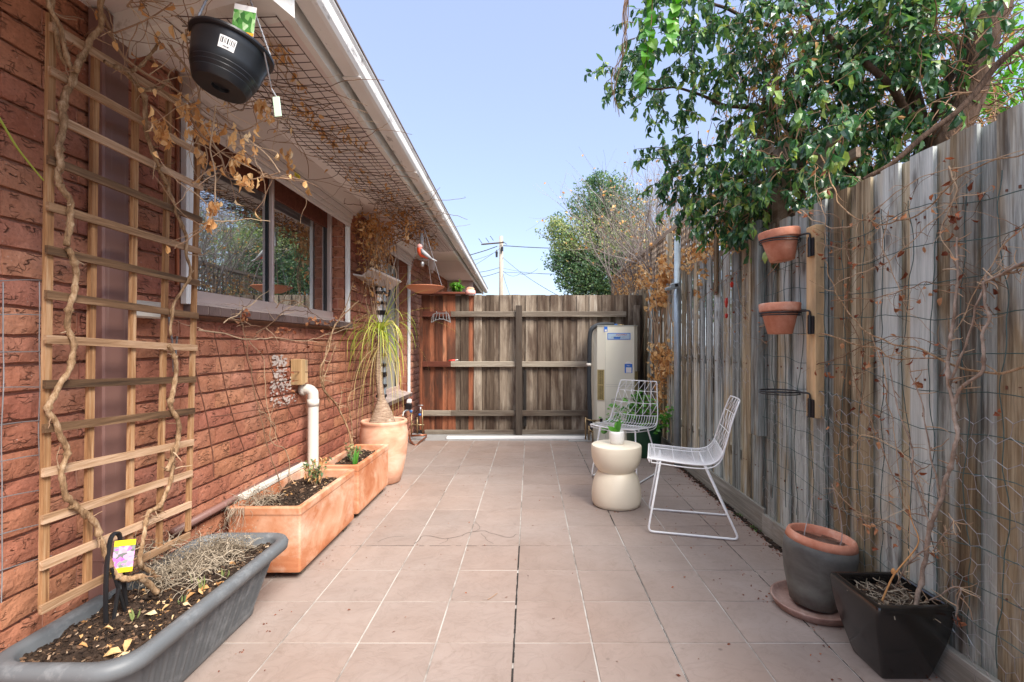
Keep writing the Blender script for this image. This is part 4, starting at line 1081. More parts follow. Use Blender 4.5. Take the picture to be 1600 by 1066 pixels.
# --- dark green tub of nasturtiums behind the chairs
GC=V((1.20,5.12,0)); t=thing('green_tub','dark green plastic tub behind the white chairs','tub',GC)
mb=MB(); mb.lathe([(.165,0),(.17,.01),(.185,.28),(.195,.285),(.197,.315),(.188,.317),(.182,.30)],GC,28,wob=.0); o=mb.build('body',MT['greenplastic'],t); smooth_by_angle(o)
mb=MB(); mb.lathe([(0,.29),(.184,.29)],GC,20); mb.build('soil',MT['soil'],t)
t=thing('leafy_plant','lush bright green round leaved plant growing in the green tub','plant',GC+V((0,0,.3))); mb=MB(); st=MB()
for _ in range(330):
    a=U(0,6.28); r=abs(RND.gauss(0,.15)); q=GC+V((math.cos(a)*r*1.3-.06,math.sin(a)*r,.30+max(0,(.40-r*.9))*U(.1,1)))
    q.x=min(q.x,1.42)
    for k in range(1): mb.leaf(q,(U(-1,1),U(-1,1),U(-.2,.5)),(U(-.3,.3),-.6,1),U(.035,.06),U(.035,.055),.3,.2,U(0,.9))
    if _%4==0: st.tube([GC+V((U(-.05,.05),U(-.05,.05),.28)),q],.002,4,.5)
for (px,py) in ((1046,652),(1040,665),(1048,640),(1035,650),(950,668),(946,672),(955,660),(1030,672)):
    q=P(px,py,4.95)
    for _ in range(5): mb.leaf(q+V((U(-.03,.03),U(-.03,.03),U(-.03,.03))),(U(-1,1),U(-1,1),U(-.2,.5)),(U(-.3,.3),-.6,1),.055,.05,.3,.2,U(0,.7))
mb.build('leaves',MT['leafbright'],t); st.build('stems',MT['leaffar'],t)

# --- round grey pot on saucer
def grey_pot():
    c=V((1.262,2.165,0)); M=Matrix.Translation(V((0,0,.03)))@Matrix.Rotation(math.radians(7),4,'Y')
    s=thing('saucer','pinkish terracotta saucer under the round grey pot','saucer',c); mb=MB()
    mb.lathe([(.13,0),(.160,.004),(.172,.03),(.174,.036),(.165,.037),(.158,.02),(.12,.012)],c,44); mb.build('dish',MT['saucer'],s,True)
    t=thing('round_grey_pot','tilted round grey glazed pot with bare terracotta rim, standing on a saucer','pot',c)
    mb=MB(); mb.lathe([(.080,-.012),(.095,-.008),(.113,.05),(.133,.12),(.145,.19),(.147,.225),(.142,.262)],c,48,M=M); mb.build('body',MT['greypot'],t,True)
    mb=MB(); mb.lathe([(.1422,.262),(.139,.280),(.134,.292),(.127,.296),(.119,.292),(.117,.27),(.118,.20)],c,48,M=M); mb.build('rim',MT['clay'],t,True)
    mb=MB(); mb.lathe([(0,.225),(.112,.225)],c,24,M=M); mb.build('soil',MT['soil'],t)
    mb=MB()
    for _ in range(26):
        a=U(0,6.28); q=c+M@V((math.cos(a)*.06*U(0,1.3),math.sin(a)*.06*U(0,1.3),.23)); mb.leaf(q,rdir(),(0,0,1),U(.02,.04),.012,.8,.5,U(0,1))
    mb.build('leaf_litter',MT['leafrust'],t)['kind']='stuff'
    t=thing('dead_seedling','two thin bare grey stalks standing in the round grey pot','dead plant',c+V((0,0,.25))); mb=MB()
    mb.tube(wob(spline([c+V((-.05,-.04,.24)),c+V((-.065,-.04,.32)),c+V((-.04,-.02,.40)),c+V((.0,.0,.5))],5),.01),[.003,.0012],4)
    mb.tube(wob(spline([c+V((.05,-.05,.24)),c+V((.09,-.05,.30)),c+V((.095,-.04,.40)),c+V((.08,0,.55))],5),.01),[.003,.0012],4); mb.build('stalks',MT['greywire'],t)
grey_pot()
# --- square black glazed pot
def black_pot():
    x0,x1,y0,y1,Z=1.165,1.432,1.630,1.898,.283
    t=thing('square_black_pot','square black glazed pot with curved sides holding a bare climber','pot',((x0+x1)/2,(y0+y1)/2,0))
    mb=MB()
    def rg(d,z,r): return [V((x,y,z)) for x,y in rrect(x0+d,x1-d*.6,y0+d,y1-d*.7,r,3)]
    pr=[(.066,0),(.062,.006),(.054,.03),(.036,.09),(.018,.15),(.006,.21),(.001,.255),(.0,.272),(.003,.281),(.009,.283),(.022,.283),(.028,.279),(.030,.268),(.034,.20)]
    loft(mb,[rg(d,z,.012 if d<.02 else .010) for d,z in pr],.5); o=mb.build('body',MT['blackpot'],t); smooth_by_angle(o,35)
    so,top=soil_patch(x0+.03,x1-.02,y0+.03,y1-.022,.238,'soil',t,.02,24,24,420,None,(.004,.016),.01)
    mb=MB(); 
    for _ in range(160):
        p=V((U(x0+.04,x1-.04),U(y0+.04,y1-.04),0)); p.z=top(p.x,p.y)+.006; a=U(0,6.28); pa=walk(p,(math.cos(a),math.sin(a),.1),U(.03,.08),.012,.35,.03); mb.tube(pa,.0016,3,U(0,1),0,False)
    mb.build('straw',MT['straw'],t)['kind']='stuff'
    return top
btop=black_pot()

# --- terracotta pots hung on the fence batten
mb=MB(); mb.box(1.411,1.4575,2.405,2.485,.80,1.76,.8,bev=.003); tag(mb.build('timber_batten',MT['batten']),'fresh pale timber batten fixed upright to the paling fence behind the pots','batten')
def ring_holder(z,label,yc=2.60,xc=1.335,r=.098):
    t=thing('pot_ring',label,'pot holder',(1.40,2.45,z),'black iron pot rings on the batten'); mb=MB()
    mb.tube([(xc+r*math.cos(2*math.pi*k/32),yc+r*math.sin(2*math.pi*k/32),z) for k in range(33)],.0045,6)
    mb.tube([(xc+r*math.cos(2*math.pi*k/32),yc+r*math.sin(2*math.pi*k/32),z-.012) for k in range(33)],.003,6)
    mb.build('ring',MT['black'],t,True)
    mb=MB(); mb.tube(spline([(xc+r*.55,yc-r*.8,z),(1.385,2.475,z+.004),(1.402,2.44,z),(1.402,2.44,z-.03)],5),.005,6); mb.build('arm',MT['black'],t,True)
    mb=MB(); mb.box(1.399,1.4078,2.405,2.455,z-.115,z-.025,.5,bev=.002); mb.tube([(1.396,2.43,z-.115),(1.396,2.43,z-.02)],.008,8); mb.build('bracket',MT['black'],t)
    mb=MB()
    for zz in (z-.10,z-.04): mb.lathe([(0,-.0),(.004,.0),(.003,.002)],V((1.3985,2.447,zz)),8,M=Matrix.Rotation(-math.pi/2,4,'Y'))
    mb.build('screw_heads',MT['greywire'],t)
def wall_pot(z,label,tilt):
    c=V((1.335,2.60,z)); t=thing('flower_pot',label,'pot',c,'terracotta pots hung on the fence'); M=Matrix.Rotation(math.radians(tilt),4,'Y')@Matrix.Rotation(math.radians(-2),4,'X')
    mb=MB(); mb.lathe([(.056,-.117),(.060,-.116),(.088,-.002),(.0885,.0)],c,40,M=M); mb.build('body',MT['clay'],t,True)
    mb=MB(); mb.lathe([(.0885,-.001),(.098,.001),(.100,.006),(.103,.040),(.101,.044),(.093,.044),(.090,.02),(.08,-.02)],c,40,M=M); mb.build('rim',MT['clay'],t,True)
    mb=MB(); mb.lathe([(0,.02),(.089,.02)],c,20,M=M); mb.build('soil',MT['soil'],t)
zA=H-(376-CY)/760*2.60; zB=H-(489.5-CY)/760*2.60; zC=H-(611-CY)/760*2.60
ring_holder(zA,'black iron ring holding the upper terracotta pot'); ring_holder(zB,'black iron ring holding the lower terracotta pot'); ring_holder(zC,'empty black iron ring, lowest on the batten')
wall_pot(zA+.006,'upper, tilted terracotta flower pot hung on the fence',-6); wall_pot(zB+.006,'lower, dusty terracotta flower pot hung on the fence',0)

# --- galvanised pole with a small fitting
t=thing('steel_post','galvanised round steel post standing in front of the paling fence','post',(1.395,4.6,0)); mb=MB()
mb.tube([(1.395,4.6,0),(1.395,4.6,2.165)],.031,20); mb.build('tube',MT['galv'],t,True)
mb=MB(); mb.lathe([(.0325,2.15),(.034,2.155),(.034,2.178),(.028,2.186),(0,2.188)],(1.395,4.6,0),20); mb.build('cap',MT['galv'],t,True)
q=P(1055,447,4.55); t=thing('retractable_line_case','small grey plastic case clamped to the galvanised post','bracket',q); mb=MB()
M=Matrix.Translation(q)@Matrix.Rotation(math.radians(-12),4,'Y'); mb.box(-.045,.035,-.035,.02,-.028,.028,.5,0,M,bev=.006); mb.box(-.10,-.0455,-.03,.015,-.026,.002,.3,0,M,bev=.004); mb.build('case',MT['galv'],t)
mb=MB(); mb.box(-.012,.018,-.0375,-.0352,-.012,.016,.5,0,M); mb.build('dial',MT['blackrub'],t)
mb=MB(); mb.tube(spline([q+V((-.01,-.01,-.03)),q+V((-.02,-.01,-.07)),q+V((-.06,-.01,-.085)),q+V((-.07,0,-.06))],5),.003,6); mb.build('cord',MT['greywire'],t)

# --- hot water heater
def heater():
    x0,x1,y0,y1,Z=.772,1.285,5.76,6.18,1.375; ch=.085
    t=thing('water_heater','tall cream outdoor gas water heater standing against the back fence','water heater',((x0+x1)/2,(y0+y1)/2,0))
    out=[(x0,y1),(x0,y0+.12),(x0+.03,y0+.05),(x0+.12,y0),(x1-.05,y0),(x1,y0+.06),(x1,y1)]
    mb=MB(); lo=[V((x,y,.02)) for x,y in out]; hi=[V((x,y,Z)) for x,y in out]
    n=len(out)
    for k in range(n):
        k2=(k+1)%n; mb.face([lo[k],hi[k],hi[k2],lo[k2]][::-1],.5)
    mb.face(hi[::-1]); mb.face(lo); mb.build('casing',MT['heater'],t)
    ins=[(x+( .01 if x<1 else -.01),y+.008) for x,y in out]
    mb=MB(); lo=[V((x+( -.004 if x<1 else .004),y-.004,Z+.0005)) for x,y in out]; hi=[V((x+( -.004 if x<1 else .004),y-.004,Z+.012)) for x,y in out]
    for k in range(n):
        k2=(k+1)%n; mb.face([lo[k],hi[k],hi[k2],lo[k2]][::-1])
    mb.face(hi[::-1]); mb.face(lo); mb.build('lid',MT['heaterside'],t)
    mb=MB(); mb.box(x0-.0,x1+.0,y0+.01,y1,.0,.0195); mb.build('base',MT['heaterside'],t)
    # horizontal seams
    mb=MB()
    for z in (.685,.66): mb.box(x0+.125,x1-.055,y0-.0012,y0-.0004,z,z+.002)
    mb.box(x0+.122,x0+.124,y0-.0012,y0-.0004,.05,Z-.02); mb.build('seam',MT['heaterside'],t)
    # grille on the left chamfer and on the right one
    def grille(ax,ay,bx,by,z0,z1,name='grille'):
        a=V((ax,ay,0)); b=V((bx,by,0)); d=(b-a).normalized(); nn=V((d.y,-d.x,0)); W=(b-a).length
        M=Matrix(((d.x,nn.x,0,a.x),(d.y,nn.y,0,a.y),(0,0,1,0),(0,0,0,1)))
        mb=MB(); mb.box(0,W,.002,.004,z0,z1,.5,0,M); g1=mb.build(name,MT['ventgap'],t)
        mb=MB()
        for (u0,u1,v0,v1) in ((0,W,z0,z0+.012),(0,W,z1-.012,z1),(0,.012,z0,z1),(W-.012,W,z0,z1),(0,W,(z0+z1)/2-.008,(z0+z1)/2+.008)): mb.box(u0,u1,.004,.009,v0,v1,.5,0,M)
        k=z0+.02
        while k<z1-.02: mb.box(.012,W-.012,.0042,.008,k,k+.006,.5,0,M); k+=.0135
        mb.box(W*.33,W*.36,.0045,.0085,z0,z1,.5,0,M); mb.box(W*.64,W*.67,.0045,.0085,z0,z1,.5,0,M)
        mb.build('louvres',MT['vent'],g1)
    grille(x0+.036,y0+.0467,x0+.110,y0+.0055,.50,.86); grille(x1-.045,y0+.006,x1-.006,y0+.053,.60,.84)
    yl=y0-.0015
    def lab(px0,px1,py0,py1,m,name,dy=0.,par=None):
        a=P(px0,py1,y0); b=P(px1,py0,y0); mb=MB(); mb.box(a.x,b.x,yl-.0008-dy,yl-dy,a.z,b.z); return mb.build(name,m,par or t)
    L=lab(949,985,520.5,530.8,MT['lblblue'],'maker_label'); lab(950,984,521.5,529.8,MT['lblpale'],'label_field',.001,L)
    a=P(971,523.4,y0); text('AQUAMAX',.026,(a.x,yl-.0025,a.z),(math.pi/2,0,0),MT['red'],L)
    a=P(966,527.0,y0); text('4  HOT WATER  5 7 1',.017,(a.x,yl-.0025,a.z),(math.pi/2,0,0),MT['blackrub'],L)
    a=P(964,528.2,y0); lab(959,969,526.9,529.3,MT['lblblue'],'label_flash',.0013,L)
    E=lab(976,988,568.8,583,MT['lblblue'],'rating_label'); lab(978,986.5,574.2,582.5,MT['lblwhite'],'label_field',.001,E)
    mb=MB(); a=P(982,568.9,y0); mb.tube([(a.x+.033*math.cos(math.pi*k/12),yl-.001,a.z+.024*math.sin(math.pi*k/12)) for k in range(13)],.004,4); mb.face([(a.x+.033*math.cos(math.pi*k/12),yl-.0005,a.z+.028*math.sin(math.pi*k/12)) for k in range(13)]); mb.build('rating_arc',MT['lblwhite'],E)
    a=P(982,571.6,y0); text('MAX',.02,(a.x,yl-.0025,a.z),(math.pi/2,0,0),MT['lblwhite'],E)
    a=P(946.5,514.5,y0); mb=MB(); mb.box(a.x-.02,a.x+.02,yl-.0008,yl,a.z-.03,a.z+.03); mb.build('sticker',MT['lblblue'],t)
    mb=MB(); mb.box(a.x-.012,a.x+.014,yl-.0018,yl-.001,a.z-.026,a.z-.004); mb.build('sticker_field',MT['lblwhite'],t)
    mb=MB(); mb.tube(spline([(x0+.20,y0-.003,.46),(x0+.20,y0-.003,.50),(x0+.215,y0-.003,.515),(x1-.08,y0-.003,.515),(x1-.065,y0-.003,.50),(x1-.065,y0-.003,.12)],4),.003,5); mb.build('access_panel',MT['heaterside'],t)
    # flue fitting, lagged pipe and taps
    mb=MB(); mb.tube([(x0+.14,y0+.10,Z+.02),(x0+.28,y0+.10,Z+.02)],.012,8); mb.build('valve',MT['bluecap'],t,True)
    mb=MB(); mb.tube([(x0+.28,y0+.10,Z+.02),(x0+.36,y0+.10,Z+.02)],.007,8); mb.tube([(x0-.04,y0+.0,.26),(x0+.065,y0-.03,.268)],.007,8); mb.build('valve_stem',MT['brass'],t,True)
    mb=MB(); mb.lathe([(0,-.02),(.018,-.02),(.018,.02),(0,.02)],(x0+.068,y0-.03,.268),10); mb.build('drain_tap',MT['black'],t)
    mb=MB(); mb.tube(spline([(x0+.24,y0+.10,Z+.02),(x0+.08,y0+.08,Z+.022),(x0-.02,y0+.06,Z-.02),(x0-.055,y0+.06,Z-.12),(x0-.06,y0+.06,Z-.4),(x0-.065,y0+.06,.75),(x0-.06,y0+.05,.45),(x0-.045,y0+.05,.12)],7),.027,12); mb.build('lagged_pipe',MT['lagging'],t,True)
    mb=MB(); mb.tube([(x0-.065,y0+.06,.90),(x0-.065,y0+.06,.935)],.030,12); mb.build('tape',MT['pvc'],t,True)
    mb=MB()
    for (dx,z0,z1) in ((-.115,.04,.30),(-.075,.03,.20),(-.03,.0,.14)): mb.tube([(x0+dx,y0-.02,z0),(x0+dx,y0-.02,z1)],.009,8)
    mb.tube([(x0-.115,y0-.02,.28),(x0+.0,y0-.02,.25)],.009,8); mb.tube([(x0-.075,y0-.02,.16),(x0-.03,y0-.02,.12)],.010,8); mb.build('copper_pipes',MT['brass'],t,True)
heater()
# ================================================================== LEFT WALL THINGS
def trellis():
    t=thing('trellis','unpainted timber garden trellis standing in front of the brown downpipe','trellis',(-1.39,1.7,.4))
    X=-1.392
    tops=[82,151,214,265,311]; bots=[72,140,205,252,297]
    zt=[30,82,135,175,205]
    for k in range(5):
        a=PX(tops[k],300,X); b=PX(bots[k],880,X)
        ya,yb=a.y,b.y
        Z1=2.13-.008*k-(.03 if k in(1,) else 0); Z0=.405
        mb=MB(); q=.0105
        y1=ya+(ya-yb)*.15; y0=yb-(ya-yb)*.05
        n=6
        pl=[V((X-.016,y0,Z0)),V((X-.016,y1,Z1))]
        d=pl[1]-pl[0]
        r=U(.2,1)
        for (xa,xb) in ((X-.013,X-.001),):
            c=[(x,yy+dy,zz) for (yy,zz) in ((y0,Z0),(y1,Z1)) for dy in (-q,q) for x in (xa,xb)]
            b_=len(mb.v); mb.v.extend(c)
            for f in [(0,2,3,1),(4,5,7,6),(0,1,5,4),(2,6,7,3),(0,4,6,2),(1,3,7,5)]: mb.f.append(tuple(b_+i for i in f)); mb.r.append(r); mb.m.append(0)
        mb.build('upright',MT['trellis'],t)
    L=[32,101,170,240,313,381,451,521,592,661,730,804,876,945]
    Rr=[169,236,287,337.5,386,436,487,537,586,635,684,732.5,781,829]
    for i in range(14):
        xl=80-(i/13)*16; xr=316-(i/13)*24
        if i==0: xr=300
        a=PX(xl-4,L[i]+9,X); b=PX(xr+2,Rr[i]+7,X)
        h=.0125; mb=MB(); r=U(0,1)
        c=[(x,p.y,p.z+dz) for p in (a,b) for dz in (-h,h) for x in (X+.0,X+.010)]
        mb.v.extend(c)
        for f in [(0,2,3,1),(4,5,7,6),(0,1,5,4),(2,6,7,3),(0,4,6,2),(1,3,7,5)]: mb.f.append(f); mb.r.append(r); mb.m.append(0)
        mb.build('slat',MT['trellisH'],t)
    # staples
trellis()
def stem(name,label,segs,cat='climber',mat='stem',extra=True,group=None,twigs=10,sc=1.0):
    """segs: list of (list of points, r0, r1)"""
    t=thing(name,label,cat,segs[0][0][0],group); mb=MB(); tw=MB()
    for (pts,r0,r1) in segs:
        pa=wob(spline(pts,8),.009*sc,16,U(0,9)); n=len(pa)
        rad=[(r0+(r1-r0)*i/(n-1))*(1+.18*noise.noise(pa[i]*40)+(.5 if (i%17)==7 else 0)+.12*math.sin(i*1.7)) for i in range(n)]
        mb.tube(pa,rad,9,.5)
        if extra:
            for _ in range(twigs):
                q=RND.choice(pa); w=walk(q,V((U(-.3,1),U(-1,1),U(-.6,.6))),U(.02,.09),.012,.3,.0); tw.tube(w,[.0022,.0010],4,U(.3,1))
    mb.build('stem',MT[mat],t,True)
    if extra and tw.v: tw.build('twigs',MT['twig'],t)
    return t
XT=-1.375
def L_(pts,X=XT): return [PX(a,b,X) for a,b in pts]
stem('climber_stem','thick pale twisted bare stem climbing the near side of the trellis',[
   ([V((-1.30,1.70,.30))]+[PX(a,b,x) for a,b,x in ((222,902,-1.30),(200,903,-1.32),(184,897,-1.34),(168,875,-1.355),(155,838,-1.365),(135,808,-1.37),(112,790,-1.37))],.010,.008),
   (L_([(135,808),(105,775),(95,745),(103,710),(95,680),(78,640),(88,610),(108,575),(112,540),(108,500),(113,460),(120,430),(110,400),(104,385)],XT),.008,.008),
   (L_([(104,385),(110,345),(108,318),(96,290),(96,262),(93,240),(96,200),(100,172),(108,140),(116,112)],-1.372),.008,.010),
   (L_([(116,112),(128,90),(148,55),(157,28),(163,-30)],-1.35),.009,.007),
   (L_([(116,112),(104,85),(97,45),(78,10),(70,-40)],-1.36),.007,.005),
   (L_([(113,105),(100,95),(88,55),(84,0),(84,-40)],-1.38),.006,.005)],twigs=5)
stem('climber_stem','thinner pale bare stem twisting up the far side of the trellis',[
   ([V((-1.36,1.80,.29))]+L_([(218,880),(222,850),(228,815),(232,800)],-1.37),.008,.006),
   (L_([(232,800),(250,790),(262,765),(270,730),(268,700)],XT),.008,.007),
   (L_([(262,738),(275,700),(278,668),(266,625),(275,590),(272,560),(265,540)],XT),.009,.008),
   (L_([(266,525),(270,480),(283,455),(296,435),(292,400),(288,360),(270,315),(262,290),(247,262)],XT),.005,.0065),
   (L_([(247,262),(236,235),(228,200),(225,150),(205,125),(185,108),(162,95)],-1.36),.0075,.007),
   (L_([(225,142),(245,138),(262,128),(268,133)],-1.33),.008,.004),(L_([(205,112),(225,100),(240,78),(255,62),(285,50)],-1.33),.006,.003)],twigs=6)
# wire guard to the left of the trellis
t=thing('wire_grid','grey wire grid stretched beside the left edge of the trellis','wire mesh',(-1.44,1.3,.8)); mb=MB()
for px in (3,62): mb.tube(wob([PX(px,440+8*k,-1.42).lerp(PX(px,440+8*k,-1.42),0) for k in range(0,64)],.006,5),.0016,5)
for i,(py,py2) in enumerate(((437,440),(493,494),(550,548),(607,603),(664,650),(722,700),(779,752),(837,800),(893,852))):
    mb.tube(wob([PX(-60+ (140)*k/10,py+(py-py2)*.4+(py2-py)*k/10*1.0,-1.42) for k in range(11)],.006,7),.0015,5)
mb.build('wires',MT['greywire'],t)
mb=MB(); mb.tube(spline([PX(-10,170,-1.4),PX(5,195,-1.4),PX(30,235,-1.4),PX(68,282,-1.4)],5),[.0035,.002],5); tag(mb.build('dry_stalk',MT['leafpalm']),'single straw coloured stalk leaning between brick wall and trellis','dead stalk')

# rusty reinforcing mesh under the window with dead climber
def rust_mesh():
    t=thing('rusty_mesh','leaning rusty steel mesh fixed to the brick wall below the first window','wire mesh',(-1.48,3,1.0)); mb=MB()
    X=-1.475
    vert=[((305,570),(330,690),(335,745)),((335,518),(356,625),(382,705)),((378,525),(400,610),(438,690)),((412,525),(432,600),(462,660)),((480,530),(482,560),(485,650)),((503,540),(506,600),(508,640)),((520,540),(520,600),(522,650)),((540,530),(541,600),(543,680)),((556,530),(556,600),(557,690)),((571,540),(573,620),(575,705))]
    for v in vert: mb.tube(wob(spline([PX(a,b,X) for a,b in v],6),.004,9),.0028,6)
    for (a,b) in (((308,516),(560,548)),((312,583),(590,580)),((330,652),(590,612)),((470,560),(600,570))):
        mb.tube(wob([PX(a[0]+(b[0]-a[0])*k/12,a[1]+(b[1]-a[1])*k/12,X+.004) for k in range(13)],.005,9),.0026,6)
    mb.build('bars',MT['rust'],t)
rust_mesh()
def thin_vines(name,label,paths,rr,mat,leafm,nl,Lr,cat='climber',spread=.03,tw=14,X=None,down=1.0):
    t=thing(name,label,cat,paths[0][0]); mb=MB(); lf=MB()
    for p in paths:
        pa=wob(spline(p,8),.012,12,U(0,9)); mb.tube(pa,[rr,rr*.55],5,U(0,1))
        for _ in range(tw):
            q=RND.choice(pa); w=walk(q,rdir(),U(.04,.16),.014,.3,.05); mb.tube(w,[rr*.5,rr*.25],3,U(0,1),0,False)
            if U(0,1)<.5 and nl: lf.leaf(w[-1],rdir()+V((0,0,-down)),rdir(),U(*Lr),U(*Lr)*.4,U(.2,1.2),U(.3,.9),U(0,1),0,U(-.3,.3))
        for _ in range(nl):
            q=RND.choice(pa)+rdir()*U(0,spread); lf.leaf(q,rdir()*.6+V((0,0,-down)),rdir(),U(*Lr),U(*Lr)*.42,U(.2,1.2),U(.3,.9),U(0,1),0,U(-.3,.3))
    mb.build('stems',MT[mat],t)
    if lf.v: lf.build('leaves',MT[leafm],t)
    return t
PXl=lambda pts,X=-1.45:[PX(a,b,X) for a,b in pts]
thin_vines('dead_creeper','dark leafless creeper rising from the larger terracotta trough up the rusty mesh',[
  [V((-1.40,2.85,.33))]+PXl([(440,760),(425,720),(413,680),(405,640),(395,600),(388,560),(382,525),(380,505)]),
  [V((-1.38,2.87,.33))]+PXl([(455,745),(445,705),(425,690),(420,650),(415,600),(411,560),(390,530)]),
  PXl([(405,640),(425,660),(433,690)]),
  PXl([(310,515),(350,520),(390,530),(430,528),(480,532),(520,520),(560,510)]),
  PXl([(350,505),(365,495),(385,480),(400,470)]),PXl([(400,520),(425,505),(450,485),(490,490)]),PXl([(430,480),(460,470),(510,505),(530,520)])],
  .0032,'twig','leafrust',0,(.02,.04),tw=12)
t=thing('rust_leaves','cluster of dead rust red leaves caught on the mesh under the window sill','dead leaves',PX(400,500,-1.45)); mb=MB()
for (px,py,n) in ((385,492,9),(378,500,5),(440,515,7),(452,520,3),(482,500,8),(500,505,6),(490,545,3),(445,600,4),(455,590,3),(448,578,4),(432,575,3),(410,545,4),(460,610,2),(520,500,6),(505,520,4)):
    for _ in range(n): mb.leaf(PX(px+U(-7,7),py+U(-6,6),-1.445+U(-.02,.03)),rdir()+V((0,0,-.8)),rdir(),U(.02,.042),U(.012,.022),U(.3,1.2),.6,U(0,1),0,U(-.3,.3))
mb.build('leaves',MT['leafrust'],t)
stem('bare_shrub','pale many branched bare shrub rising from the smaller trough against the wall',[
  ([V((-1.33,3.6,.33)),V((-1.33,3.62,.45))]+PXl([(530,640),(510,615),(503,600),(501,575),(512,550),(520,515),(535,495),(560,470)],-1.40),.007,.004),
  (PXl([(515,628),(505,600),(512,575),(525,540)],-1.41),.004,.003),
  ([V((-1.27,3.55,.33))]+PXl([(551,690),(549,660),(546,640),(544,625),(552,610),(575,598)],-1.35),.005,.002),
  (PXl([(503,600),(507,560),(518,520),(540,480),(552,440)],-1.41),.0035,.0025),
  (PXl([(530,640),(533,615),(530,600)],-1.38),.003,.0015),(PXl([(520,515),(550,505),(590,480)],-1.4),.003,.0015)],twigs=8,sc=.6)

# dense dead creeper between the windows
def dense_creeper():
    t=thing('dead_creeper','dense curtain of tan dead creeper leaves hanging on the wall between the two windows','climber',(-1.42,4.4,1.9)); mb=MB(); lf=MB()
    for _ in range(46):
        p=V((-1.40+U(-.06,.12),U(4.12,4.75),U(2.05,2.30))); pa=walk(p,(U(-.2,.2),U(-.3,.3),-1),U(.2,.95),.03,.22,.18)
        pa=[V((max(q.x,XW+.02),q.y,q.z)) for q in pa]; mb.tube(pa,[.003,.0013],4,U(.2,1),0,False)
    for _ in range(760):
        z=2.28-abs(RND.gauss(0,.26)); y=U(4.10,4.75)+RND.gauss(0,.04); x=-1.42+U(-.07,.10)
        if z<1.45: continue
        lf.leaf((max(x,XW+.02),y,z),rdir()*.8+V((0,0,-1)),rdir(),U(.025,.055),U(.012,.026),U(.3,1.3),U(.3,.9),U(0,1),0,U(-.3,.3))
    for _ in range(260):
        y=U(3.9,5.2); x=U(-1.35,-.95); lf.leaf((x,y,2.27+U(-.08,.03)),rdir()*.8+V((0,0,-1)),rdir(),U(.025,.05),U(.012,.024),U(.3,1.3),U(.3,.9),U(0,.35),0,U(-.3,.3))
    for _ in range(70):
        p=V((U(-1.4,-.95),U(3.8,5.2),2.27)); pa=walk(p,(U(-1,1),U(-1,1),0),U(.2,.5),.03,.4,0); mb.tube(pa,[.003,.0015],4,U(0,.5),0,False)
    for _ in range(30):
        p=V((-1.42+U(-.05,.08),U(4.25,4.7),U(1.2,1.7))); pa=walk(p,(U(-.2,.4),U(-.6,.6),-1),U(.2,.5),.03,.3,.1); mb.tube(pa,[.0026,.0013],4,U(.7,1),0,False)
    mb.build('stems',MT['twig'],t); lf.build('leaves',MT['leafdry'],t)
dense_creeper()
